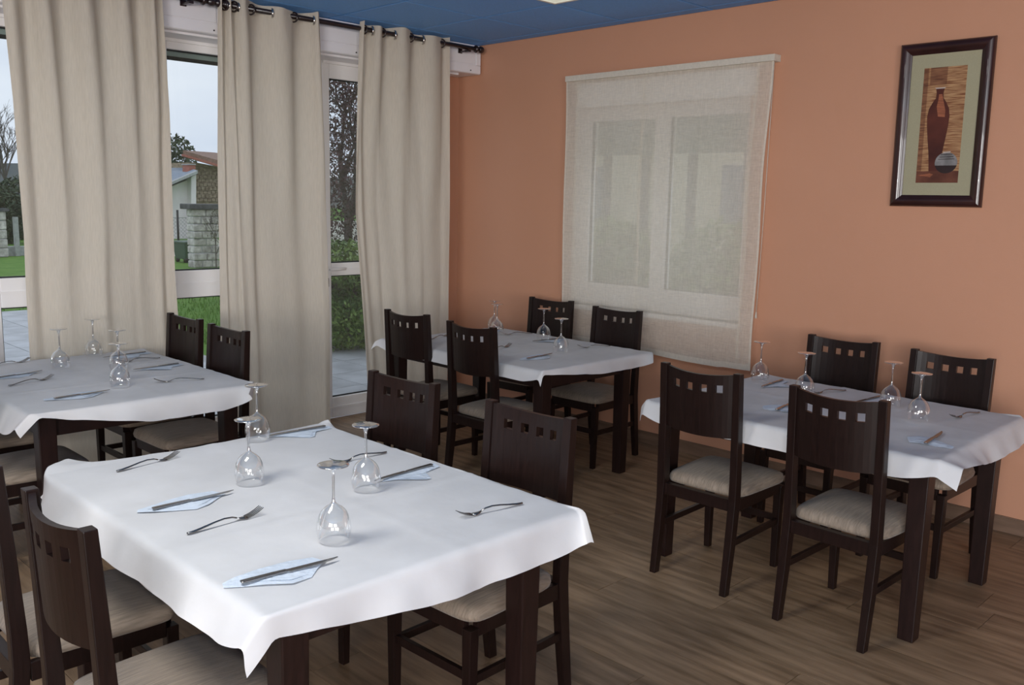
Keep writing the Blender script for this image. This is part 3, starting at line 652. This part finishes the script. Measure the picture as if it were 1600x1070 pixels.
# ------------------------------------------------------------------ forks, knives, napkins
def ribbon(mb, pts, th):          # pts: (s, width, z) along +x local, smooth strip with thickness
    vs_ = []
    for (s, w_, z) in pts: vs_ += [(s, -w_/2, z), (s, 0, z+th*.9), (s, w_/2, z), (s, 0, z-th*.3)]
    n = len(pts); fs_ = [(0, 3, 2, 1), tuple(4*(n-1)+i for i in range(4))]
    for i in range(n-1):
        for j in range(4): a = 4*i+j; c = 4*i+(j+1) % 4; fs_.append((a, c, c+4, a+4))
    mb.add(vs_, fs_, True)
def make_fork():
    t = empty('fork'); q = MB()
    ribbon(q, [(0, .006, .004), (.004, .014, .004), (.02, .0165, .0045), (.05, .012, .008), (.085, .008, .013), (.115, .0065, .0155), (.14, .0065, .013), (.155, .008, .008)], .004); q.build('handle', M_steel, t)
    q = MB(); ribbon(q, [(.155, .008, .008), (.165, .018, .005), (.176, .0265, .0035), (.188, .027, .0035)], .003)
    for k in range(4):
        y = -.0115+.00767*k; vs_ = []
        pts = [(.186, .0045, .0035), (.205, .0038, .0075), (.222, .0034, .014), (.238, .0018, .022)]
        for (s, w_, z) in pts: vs_ += [(s, y-w_/2, z-.0010), (s, y+w_/2, z-.0010), (s, y+w_/2, z+.0012), (s, y-w_/2, z+.0012)]
        n = len(pts); fs_ = [(0, 3, 2, 1), tuple(4*(n-1)+i for i in range(4))]+[(4*i+j, 4*i+(j+1) % 4, 4*i+(j+1) % 4+4, 4*i+j+4) for i in range(n-1) for j in range(4)]
        q.add(vs_, fs_)
    q.build('head', M_steel, t); return t
def make_knife():
    t = empty('knife'); q = MB()
    pts = [(0, .010, .0), (.003, .0150, .0), (.03, .0155, 0), (.09, .0135, 0), (.118, .0115, 0)]
    vs_ = []
    for (s, w_, z) in pts: vs_ += [(s, -w_/2, .0006), (s, w_/2, .0006), (s, w_/2, .0055), (s, -w_/2, .0055)]
    n = len(pts); q.add(vs_, [(0, 3, 2, 1), tuple(4*(n-1)+i for i in range(4))]+[(4*i+j, 4*i+(j+1) % 4, 4*i+(j+1) % 4+4, 4*i+j+4) for i in range(n-1) for j in range(4)]); q.build('handle', M_steel, t, bevel=.0012)
    q = MB(); poly = [(.118, -.006), (.124, -.0105), (.16, -.0105), (.21, -.009), (.24, -.005), (.262, .003), (.262, .0045), (.118, .006)]
    q.prism(poly, .0012, .0034); q.build('blade', M_steel, t); return t
F0 = make_fork(); K0 = make_knife(); fu = ku = False
FORKS = [(-3.01, 1.153, 100, 'steel fork farthest left on the front table'), (-2.311, 1.067, 94, 'steel fork on the front table between the two left napkins'),
 (-1.872, 1.942, -99, 'steel fork on the front table near its right-hand flared corner'), (-2.605, 1.975, -91, 'steel fork on the front table between the two far napkins'),
 (-4.710, 1.317, 108, 'steel fork on the left table, between the two napkins nearest the frame edge'), (-5.30, 1.383, 104, 'steel fork on the left table cut by the photo edge'),
 (-4.286, 2.10, -108, 'steel fork on the left table in front of the chair by the middle curtain'), (-5.0, 2.19, -92, 'steel fork on the left table, far one beside the farthest napkin'),
 (-4.60, 3.86, 108, 'steel fork at the left end of the back table, between two chair backs'), (-4.019, 3.85, 103, 'steel fork on the back table just right of a chair back'),
 (-3.661, 4.59, -111, 'steel fork on the back table before the blind-side chair'), (-4.365, 4.59, -115, 'steel fork on the back table before the corner chair'),
 (-1.992, 4.43, -111, 'steel fork on the right table before the left wall-side chair'), (-1.352, 4.43, -100, 'steel fork at the right end of the right table')]
for (x, y, a, lab) in FORKS:
    o = F0 if not fu else ctree(F0); fu = True
    o.location = (x, y, ZT-.001); o.rotation_euler = (0, 0, A(a)); setk(o, lab, 'fork', 'steel forks')
KN = [(-2.553, 1.076, 90, 'front table below the left glass', 0), (-1.908, 1.01, 84, 'front table nearest the camera', 0), (-2.358, 1.986, -87, 'front table beside the far right chair', 1), (-3.06, 2.01, -93, 'front table at its far left corner', 1),
 (-4.265, 1.375, 96, 'left table at its near edge', 0), (-4.926, 1.305, 103, 'left table close to the photo edge', 0), (-4.748, 2.181, -85, 'left table beside the glass pair', 1), (-5.22, 2.20, -82, 'left table at its far corner by the curtain', 1),
 (-3.651, 3.80, 97, 'back table at its near right corner', 0), (-4.62, 4.50, -86, 'back table at its far left end', 1), (-4.055, 4.57, -100, 'back table behind the middle glass', 1),
 (-1.297, 3.64, 96, 'right table at its near right corner', 2), (-2.33, 4.40, -86, 'right table nearest the blind', 1), (-1.80, 4.40, -95, 'right table before the far right chair', 1), (-1.99, 3.72, 99, 'right table mostly hidden by the near chair back', 2)]
# napkin outlines in knife coordinates (s along the knife, t across)
NA = [(-.035, .012), (-.030, .035), (.01, .045), (.07, .055), (.15, .065), (.215, .050), (.235, .012), (.195, -.020), (.155, -.050), (.10, -.055), (.05, -.030), (.0, -.012)]
NB = [(-.03, -.016), (-.02, .020), (.06, .030), (.10, .085), (.125, .085), (.19, .030), (.235, .004), (.20, -.016), (.08, -.024)]
NC = [(.010, .020), (.000, .050), (.018, .062), (.075, .080), (.130, .060), (.145, .020), (.100, -.030), (.045, -.085), (.020, -.080), (.015, -.03)]
def napkin(x, y, a, var, lab, seed):
    t = empty('napkin', (x, y, ZT), A(a)); rnd = random.Random(seed); poly = [NA, NB, NC][var]
    poly = [(p[0]+rnd.uniform(-.006, .006), p[1]*1.15+rnd.uniform(-.004, .004)) for p in poly]; poly = [(p[0], max(-.1, p[1])) for p in poly]
    cx = sum(p[0] for p in poly)/len(poly); cy = sum(p[1] for p in poly)/len(poly); n = len(poly)
    def lay(sc, z0, up, sh=(0, 0)):
        q = MB(); vs_ = []
        for f_, zz in ((1, .0), (.66, up*.8), (.33, up), ):
            for i, p in enumerate(poly):
                zz_ = z0+zz*(.6+.4*math.sin(i*2.3+seed)) + (.0015*math.sin(i*1.7+seed) if f_ == 1 else 0)+.0012
                vs_.append((cx+sh[0]+(p[0]-cx)*sc*f_, cy+sh[1]+(p[1]-cy)*sc*f_, zz_))
        vs_.append((cx+sh[0], cy+sh[1], z0+up*.8))
        fs_ = []
        for r_ in range(2):
            for i in range(n): fs_.append((r_*n+i, r_*n+(i+1) % n, (r_+1)*n+(i+1) % n, (r_+1)*n+i))
        for i in range(n): fs_.append((2*n+i, 2*n+(i+1) % n, 3*n))
        q.add(vs_, fs_, False); return q
    lay(1, .0005, .002).build('paper_layer', M_napk, t, fix=False); lay(.80, .0022, .002, (.008, .004)).build('paper_layer', M_napk, t, fix=False)
    setk(t, lab, 'napkin', 'pale blue paper napkins')
for i, (x, y, a, where, var) in enumerate(KN):
    napkin(x, y, a, var, 'folded pale blue paper napkin on the '+where, i*3+1)
    o = K0 if not ku else ctree(K0); ku = True
    o.location = (x, y, ZT+.0065); o.rotation_euler = (0, 0, A(a)); setk(o, 'steel knife on a napkin, '+where, 'knife', 'steel knives')

# ------------------------------------------------------------------ outside, window side
M_pave = mat('grey_paving', (.44, .45, .48), .35, .5, nscale=2.5, namt=.25, bump=.1, bscale=30)
M_grass = mat('lawn_green', (.085, .20, .025), .9, .2, nscale=3, col2=(.14, .27, .045), bump=.6, bscale=40)
M_stone = mat('grey_rubble_stone', (.42, .38, .37), .9, .2, nscale=9, col2=(.78, .73, .72), bump=.8, bscale=14, obj_rand=.18)
M_cap = mat('dark_capstone', (.10, .10, .11), .8, nscale=9, namt=.3)
M_brown = mat('brown_field_stone', (.24, .175, .125), .9, .2, nscale=5, col2=(.50, .40, .31), bump=.8, bscale=10, stretch=(1, 1, 2.5))
M_render = mat('white_render', (.90, .82, .86), .85, nscale=2, namt=.06)
M_slate = mat('blue_slate', (.22, .27, .34), .6, nscale=6, namt=.15, stretch=(1, 1, 6))
M_tile = mat('old_roof_tile', (.20, .13, .10), .85, nscale=12, col2=(.34, .20, .15))
M_brick = mat('red_brick', (.42, .15, .11), .85, nscale=12, namt=.2)
M_bin = mat('green_bin_plastic', (.055, .10, .07), .5)
M_wire = mat('galvanised_wire', (.30, .31, .32), .5, metal=.5)
M_conc = mat('concrete_post', (.45, .45, .46), .9, nscale=12, namt=.15)
M_bark = mat('grey_bark', (.13, .11, .10), .9, nscale=20, namt=.4, stretch=(3, 3, .6))
M_plum = mat('plum_leaf', (.055, .026, .030), .6, nscale=4, col2=(.17, .10, .10))
M_laurel = mat('laurel_leaf', (.028, .085, .014), .45, .4, nscale=2.2, col2=(.20, .30, .06))
M_ever = mat('evergreen_leaf', (.035, .06, .03), .8, nscale=1.2, col2=(.08, .11, .055))
M_brush = mat('brown_green_brush', (.10, .09, .06), .9, nscale=1.2, col2=(.17, .15, .09))
M_hill = mat('distant_hill', (.11, .13, .14), 1, nscale=.05, col2=(.17, .17, .15))
GZ = -.13
b = MB(); b.box((-180, -120, GZ-.5), (-15, 160, GZ)); b.box((-15, 4.75, GZ-.5), (-9.3, 160, GZ)); b.box((-9.3, 9, GZ-.5), (60, 160, GZ)); struct(b.build('ground_lawn', M_grass))
b = MB(); b.box((-9.3, -12, GZ-.5), (XA-.1, 9, GZ+.006)); b.box((-15, -12, GZ-.5), (-9.3, 4.75, GZ+.006)); pav = struct(b.build('paving', M_conc))
q = MB(); q.box((-.295, -.295, 0), (.295, .295, .018)); pme = q.mesh('paving_slab', M_pave)
for i in range(5):
    for j in range(13): place_piece('paving_slab', pav, pme, (-6.22-i*.6, .6+j*.6, GZ+.006))
for i in range(5, 15):
    for j in range(6): place_piece('paving_slab', pav, pme, (-6.22-i*.6, 1.2+j*.6, GZ+.006))
# grass blades
q = MB(); rr = random.Random(5)
for k in range(9000):
    D = 10.4+rr.random()**1.6*9.5; yy = D*rr.uniform(.24, .72)
    if (D < 15.1 and yy < 4.8) or (D > 12 and yy > D*.6): continue
    h = rr.uniform(.04, .10); a = rr.random()*6.28; wv = .006*D/9
    q.add([(-D-wv*math.cos(a), yy-wv*math.sin(a), GZ), (-D+wv*math.cos(a), yy+wv*math.sin(a), GZ), (-D+rr.uniform(-.03, .03), yy+rr.uniform(-.03, .03), GZ+h)], [(0, 1, 2)])
o = q.build('grass', M_grass, fix=False); setk(o, 'short green lawn grass outside the windows', 'grass', kind='stuff')

def crown(mb, c, rad, n, size, seed, hollow=.3):
    rr = random.Random(seed); c = Vector(c)
    for k in range(n):
        while True:
            p = Vector((rr.uniform(-1, 1), rr.uniform(-1, 1), rr.uniform(-1, 1)))
            if hollow < p.length < 1 and noise.noise(p*2.3+Vector((seed, 0, 0))) > -.32: break
        p = c+Vector((p.x*rad[0], p.y*rad[1], p.z*rad[2])); a = Vector((rr.uniform(-1, 1), rr.uniform(-1, 1), rr.uniform(-1, 1))).normalized(); bb = a.cross(Vector((rr.uniform(-1, 1), rr.uniform(-1, 1), 1))).normalized()
        s = size*rr.uniform(.6, 1.3)
        mb.add([p-a*s, p+bb*s*.45, p+a*s, p-bb*s*.45], [(0, 1, 2, 3)])
def branches(mb, p, d, L_, r, depth, rr, spread=.6):
    q_ = p+d*L_; mid = p+d*L_*.5+Vector((rr.uniform(-1, 1), rr.uniform(-1, 1), 0))*L_*.05
    mb.tube([p, mid, q_], [r, r*.85, r*.7], 5 if depth > 2 else 3, cap=False)
    if depth == 0: return
    for k in range(3 if depth > 1 else 4):
        nd = (d+Vector((rr.uniform(-1, 1), rr.uniform(-1, 1), rr.uniform(-.3, .8)))*spread).normalized()
        branches(mb, p+d*L_*rr.uniform(.55, 1), nd, L_*rr.uniform(.6, .82), r*.6, depth-1, rr, spread)
def tree(name, loc, h, rad, n, size, leafm, label, seed, trunk_r=.12, depth=4, cat='tree', grp=None, spread=.6, parts=('foliage', 'trunk'), hollow=.3, cz=None):
    t = empty(name, loc); setk(t, label, cat, grp); rr = random.Random(seed)
    q = MB(); branches(q, Vector((0, 0, 0)), Vector((0, 0, 1)), h*.34, trunk_r, depth, rr, spread); q.build(parts[1], M_bark, t, fix=False)
    if n: q = MB(); crown(q, (0, 0, cz if cz else h-rad[2]), rad, n, size, seed, hollow); q.build(parts[0], leafm, t, fix=False)
    return t
# seen through the glazed door
pt_ = P(545, 400, 'x', -13.5)
tree('plum_tree', (-13.5, pt_.y, GZ), 5.2, (1.9, 2.1, 2.65), 46000, .036, M_plum, 'dark plum-leaved tree seen through the glazed door', 11, .10, 4, hollow=.0, cz=3.45)
tree('laurel_bush', (-9.2, P(545, 480, 'x', -9.2).y, GZ), 1.35, (.75, 1.0, .72), 16000, .032, M_laurel, 'glossy green laurel bush behind the lower pane of the glazed door', 12, .04, 3, cat='bush', parts=('foliage', 'stems'), hollow=.2, cz=.60)
tree('laurel_bush', (-9.9, P(545, 480, 'x', -9.2).y+2.45, GZ), 1.35, (.8, 1.0, .75), 3500, .06, M_laurel, 'green laurel bush right of the one behind the glazed door, hidden by the curtain', 14, .04, 3, cat='bush', parts=('foliage', 'stems'), hollow=.2, cz=.62)
# stone pillar, bin, fence, houses: window between the two left curtains
def pbox(mb, px0, px1, py0, py1, X, depth):
    a = P(px0, py1, 'x', X); c = P(px1, py0, 'x', X); mb.box((X-depth, a.y, a.z), (X, c.y, c.z))
D1 = -21.5
pil = empty('stone_pillar', (D1, P(319, 400, 'x', D1).y, GZ)); setk(pil, 'grey rubble gate pillar with dark cap seen through the middle window', 'pillar')
ya, yb = P(303.5, 400, 'x', D1).y-pil.location.y, P(337, 400, 'x', D1).y-pil.location.y+.12; zt = P(320, 327, 'x', D1).z-GZ
nrow = 8; rh = zt/nrow; rr = random.Random(3)
q = MB(); q.box((-.34, ya+.03, 0), (-.04, yb-.03, zt)); q.build('mortar_core', M_conc, pil)
for i in range(nrow):
    cuts = sorted([ya, yb]+[ya+(yb-ya)*f_ for f_ in ([.5] if i % 2 else [.33, .7])])
    for a0, a1 in zip(cuts[:-1], cuts[1:]):
        q = MB(); q.box((-.38, a0+.012, i*rh+.012), (rr.uniform(-.03, .02), a1-.012, (i+1)*rh-.012)); q.build('stone', M_stone, pil, bevel=.02)
q = MB(); q.box((-.45, ya-.12, zt), (.08, yb+.1, zt+.13)); q.build('capstone', M_cap, pil, bevel=.02)
tree('climbing_shrub', (D1+.35, P(327, 400, 'x', D1).y, GZ), 1.6, (.25, .3, .5), 120, .03, M_brush, 'thin bare climbing shrub against the stone pillar', 21, .018, 4, cat='shrub', spread=.5, parts=('foliage', 'stems'))
D2 = -23.5
bn = empty('rubbish_bin', (D2, P(293, 410, 'x', D2).y, GZ)); setk(bn, 'dark green wheeled rubbish bin beside the stone pillar outdoors', 'bin')
bw = (P(305, 400, 'x', D2).y-P(279.5, 400, 'x', D2).y)/2; bz0, bz1 = P(293, 404, 'x', D2).z-GZ, P(293, 380, 'x', D2).z-GZ
q = MB(); q.add([(-.3, -bw*.86, bz0), (.3, -bw*.86, bz0), (.3, bw*.86, bz0), (-.3, bw*.86, bz0), (-.38, -bw, bz1), (.38, -bw, bz1), (.38, bw, bz1), (-.38, bw, bz1)], [(0, 3, 2, 1), (4, 5, 6, 7), (0, 1, 5, 4), (1, 2, 6, 5), (2, 3, 7, 6), (3, 0, 4, 7)]); q.build('bin_body', M_bin, bn, bevel=.02)
q = MB(); q.box((-.41, -bw-.03, bz1+.001), (.41, bw+.03, bz1+.06)); q.build('bin_lid', M_bin, bn, bevel=.02)
for sx in (-1, 1):
    for sy in (-1, 1):
        q = MB(); q.tube([(sx*.24, sy*bw*.7-.03, .08), (sx*.24, sy*bw*.7+.03, .08)], .08, 12); q.build('wheel', M_black, bn)
D3 = -26
fe = empty('chain_link_fence', (D3, P(290, 380, 'x', D3).y, GZ)); setk(fe, 'low chain-link fence with dark post in front of the white house', 'fence')
f0 = P(240, 380, 'x', D3).y-fe.location.y; f1 = P(345, 380, 'x', D3).y-fe.location.y; fz0, fz1 = P(290, 377, 'x', D3).z-GZ, P(290, 340, 'x', D3).z-GZ
q = MB(); st = .11; nn = int((f1-f0)/st)
hh = fz1-fz0
for i in range(-int(hh/st), nn):
    for s in (1, -1):
        y_a = f0+i*st; z_a, z_b = (fz0, fz1) if s > 0 else (fz1, fz0)
        q.tube([(0, y_a, z_a), (0, y_a+hh, z_b)], .0045, 3, cap=False)
q.tube([(0, f0, fz1), (0, f1, fz1)], .008, 4); o = q.build('wire_mesh', M_wire, fe, fix=False); o['kind'] = 'stuff'
for yy in (P(279, 380, 'x', D3).y-fe.location.y, f0, f1):
    q = MB(); q.tube([(0, yy, 0), (0, yy, P(279, 328, 'x', D3).z-GZ)], .035, 6); q.build('fence_post', M_black, fe)
q = MB(); q.box((-.12, f0, 0), (.12, f1, fz0)); q.build('kerb_wall', M_render, fe)
D4 = -36
wh = empty('white_house', (D4, P(285, 330, 'x', D4).y, GZ)); setk(wh, 'white rendered house with blue slate roof behind the chain-link fence', 'house')
def rel(px, py, X, e): p_ = P(px, py, 'x', X); return Vector(p_)-e.location
def face(mb, pts, X, e, depth): mb.ext([rel(a, c, X, e) for a, c in pts], (-depth, 0, 0))
q = MB(); face(q, [(225, 400), (299, 400), (299, 279), (225, 308)], D4, wh, 6); q.build('wall', M_render, wh)
q = MB(); face(q, [(298.7, 400), (306.5, 400), (306.5, 270), (298.7, 277)], D4+.35, wh, 6.3); q.build('corner_pillar', M_render, wh)
q = MB(); q.ext([rel(225, 307, D4+.8, wh), rel(309, 271, D4+.8, wh), rel(309, 266.5, D4+.8, wh), rel(225, 303, D4+.8, wh)], (-.25, 0, 0)); q.build('gutter', M_conc, wh)
q = MB(); q.add([rel(225, 303, D4+.8, wh), rel(309, 266.5, D4+.8, wh), rel(296, 262, D4-5, wh), rel(225, 262, D4-5, wh)], [(0, 1, 2, 3)]); q.add([v+Vector((0, 0, -.12)) for v in [rel(225, 303, D4+.8, wh), rel(309, 266.5, D4+.8, wh), rel(296, 262, D4-5, wh), rel(225, 262, D4-5, wh)]], [(3, 2, 1, 0)]); q.build('slate_roof', M_slate, wh)
q = MB(); face(q, [(295.2, 272), (305.5, 272), (305.5, 257.5), (295.2, 257.5)], D4-2, wh, .6); q.build('chimney', M_brick, wh)
q = MB(); face(q, [(294.6, 257.5), (306, 257.5), (306, 256), (294.6, 256)], D4-1.95, wh, .7); q.build('chimney_cap', M_conc, wh)
D5 = -41
sh = empty('stone_house', (D5, P(345, 330, 'x', D5).y, GZ)); setk(sh, 'brown field-stone house with sagging tiled roof beyond the pillar', 'house')
q = MB(); face(q, [(305, 400), (430, 400), (430, 275), (350, 262), (305, 253.5)], D5, sh, 7); q.build('wall', M_brown, sh)
for i in range(9):
    for j in range(6):
        q = MB(); x0_ = 306+j*6.2+(i % 2)*2.5; y0_ = 262+i*6
        if y0_ < 256+(x0_-305)*.2+3: continue
        face(q, [(x0_, y0_+4.8), (x0_+5.3, y0_+4.8), (x0_+5.3, y0_), (x0_, y0_)], D5+.05+.03*((i*7+j*3) % 3), sh, .1); q.build('stone', M_brown, sh, bevel=.01)
q = MB(); r4 = [rel(286, 242.5, D5+.9, sh), rel(345, 260, D5+.9, sh), rel(430, 283, D5+.9, sh), rel(430, 262, D5-4, sh), rel(336, 245, D5-4, sh), rel(290, 242, D5-4, sh)]
q.add(r4+[v+Vector((0, 0, .22)) for v in r4], [(0, 1, 2, 3, 4, 5), (11, 10, 9, 8, 7, 6)]+[(i, (i+1) % 6, 6+(i+1) % 6, 6+i) for i in range(6)]); q.build('tile_roof', M_tile, sh)
q = MB(); q.ext([rel(286, 244, D5+1, sh), rel(345, 261.5, D5+1, sh), rel(345, 258, D5+1, sh), rel(286, 240.5, D5+1, sh)], (-.15, 0, 0)); q.build('eaves_board', M_brick, sh)
tree('evergreen_tree', (-52, P(272, 250, 'x', -52).y, GZ), P(272, 224, 'x', -52).z-GZ+.6, (1.3, 1.3, 1.7), 1700, .14, M_ever, 'dark evergreen tree top left of the red chimney', 31, .2, 4, hollow=.1)
# left strip: bare tree, dark trees, stone wall, posts
tree('bare_tree', (-45, P(12, 300, 'x', -45).y, GZ), P(12, 165, 'x', -45).z-GZ-.2, (1, 1, 1), 0, .1, M_ever, 'bare winter tree with fine twigs at the left edge', 33, .11, 6, spread=.6)
tree('bare_tree', (-52, P(-14, 300, 'x', -40).y, GZ), 4.6, (1, 1, 1), 0, .1, M_ever, 'bare tree beyond the left edge of the photo', 34, .13, 5, spread=.5)
for k, (px, top, s, lab, ml) in enumerate([(2, 296, 1.0, 'dark evergreen bush left below the bare tree', M_ever), (22, 318, 1.1, 'brown leafless thicket low between the stone wall end and curtain', M_brush), (40, 272, 1.3, 'tall dark evergreen touching the left curtain edge', M_ever)]):
    X = -34.5-k*3.2; h_ = P(px, top, 'x', X).z-GZ
    tree('evergreen_tree' if ml is M_ever else 'bare_thicket', (X, P(px, 300, 'x', X).y, GZ), h_, (s, s, h_*.5), 5200, .085, ml, lab, 35+k, .06, 3, hollow=.0, cz=h_*.5)
D6 = -27.5
sw = empty('stone_gatepost', (D6, P(3, 380, 'x', D6).y, GZ)); setk(sw, 'pale stone block wall end at the left edge outdoors', 'wall'); rr = random.Random(8)
q = MB(); y_0 = rel(-30, 380, D6, sw).y; y_1 = rel(13, 380, D6, sw).y; z_1 = rel(5, 330, D6, sw).z; q.box((-.3, y_0+.02, 0), (-.04, y_1-.02, z_1)); q.build('mortar_core', M_conc, sw)
for i in range(5):
    for j in range(2):
        y_m = (y_0+y_1)/2+(.12 if i % 2 else -.1); a0, a1 = ((y_0, y_m) if j == 0 else (y_m, y_1))
        q = MB(); q.box((-.34, a0+.012, i*z_1/5+.012), (rr.uniform(-.02, .02), a1-.012, (i+1)*z_1/5-.012)); q.build('stone', M_stone, sw, bevel=.02)
q = MB(); q.box((-.4, y_0, z_1), (.06, y_1+.06, z_1+.08)); q.build('capstone', M_cap, sw)
cp_ = MB(); y_ = P(27, 380, 'x', D6-.3).y; cp_.box((D6-.4, y_-.06, GZ), (D6-.28, y_+.06, P(27, 339, 'x', D6-.3).z)); o = cp_.build('concrete_post', M_conc, bevel=.01); setk(o, 'slim pale concrete fence post beside the left curtain edge', 'post')
q = MB(); q.box((D6-.6, P(13, 380, 'x', D6).y, GZ), (D6-.4, P(262, 380, 'x', D6).y, P(30, 386, 'x', D6).z)); o = q.build('low_wall', M_conc, bevel=.01); setk(o, 'low grey concrete kerb wall along the lawn at left', 'wall')
# distant hills all round the window side
q = MB(); n = 60; vs_ = []
for i in range(n+1):
    a = PI*.35+PI*1.0*i/n; R_ = 150
    h_ = 5.5+2.5*noise.noise(Vector((i*.23, 0, 0)))+1.2*noise.noise(Vector((i*.9, 3, 0)))
    x_, y_ = R_*math.cos(a), R_*math.sin(a); vs_ += [(x_, y_, GZ), (x_*1.05, y_*1.05, GZ+h_), (x_*1.25, y_*1.25, GZ+h_*.2)]
q.add(vs_, [(3*i+j, 3*i+3+j, 3*i+4+j, 3*i+1+j) for i in range(n) for j in range(2)]); struct(q.build('hills', M_hill))
q = MB(); q.box((-24, P(500, 400, 'x', -24).y, GZ), (-23.8, P(600, 400, 'x', -24).y, P(530, 345, 'x', -24).z)); o = q.build('garden_wall', M_render); setk(o, 'pale garden wall glimpsed behind the plum tree trunk', 'wall')

# ------------------------------------------------------------------ outside the sheer-covered window
M_yel = mat('cream_house_paint', (.80, .72, .56), .85, nscale=2, namt=.05)
hb = empty('cream_house', (-9, 14, GZ)); setk(hb, 'cream house behind the sheer blind, glimpsed through its window', 'house')
q = MB(); q.box((-9, 0, 0), (8, 5, 5.2)); q.build('wall', M_yel, hb)
for i, xx in enumerate([-3.3, -2.1, -1.2, -.2, .9, 1.9, 2.8]):
    q = MB(); q.box((xx, -.5, 0), (xx+.12, -.38, 3.4)); q.build('porch_post', M_cap, hb)
for i, xx in enumerate([-2.9, .2, 3.0]):
    q = MB(); q.box((xx, -.04, 1.5), (xx+.55, -.002, 2.5)); q.build('window', M_slate, hb)

for k, xx in enumerate([-8.2, -6.35, -4.5]):
    tree('hedge_bush', (xx, 10.2, GZ), 1.7, (.9, .6, .85), 2400, .07, M_laurel, ['green hedge bush left behind the sheer blind', 'green hedge bush at the middle behind the sheer blind', 'green hedge bush right behind the sheer blind'][k], 50+k, .04, 3, cat='bush', parts=('foliage', 'stems'), hollow=.1, cz=.78)
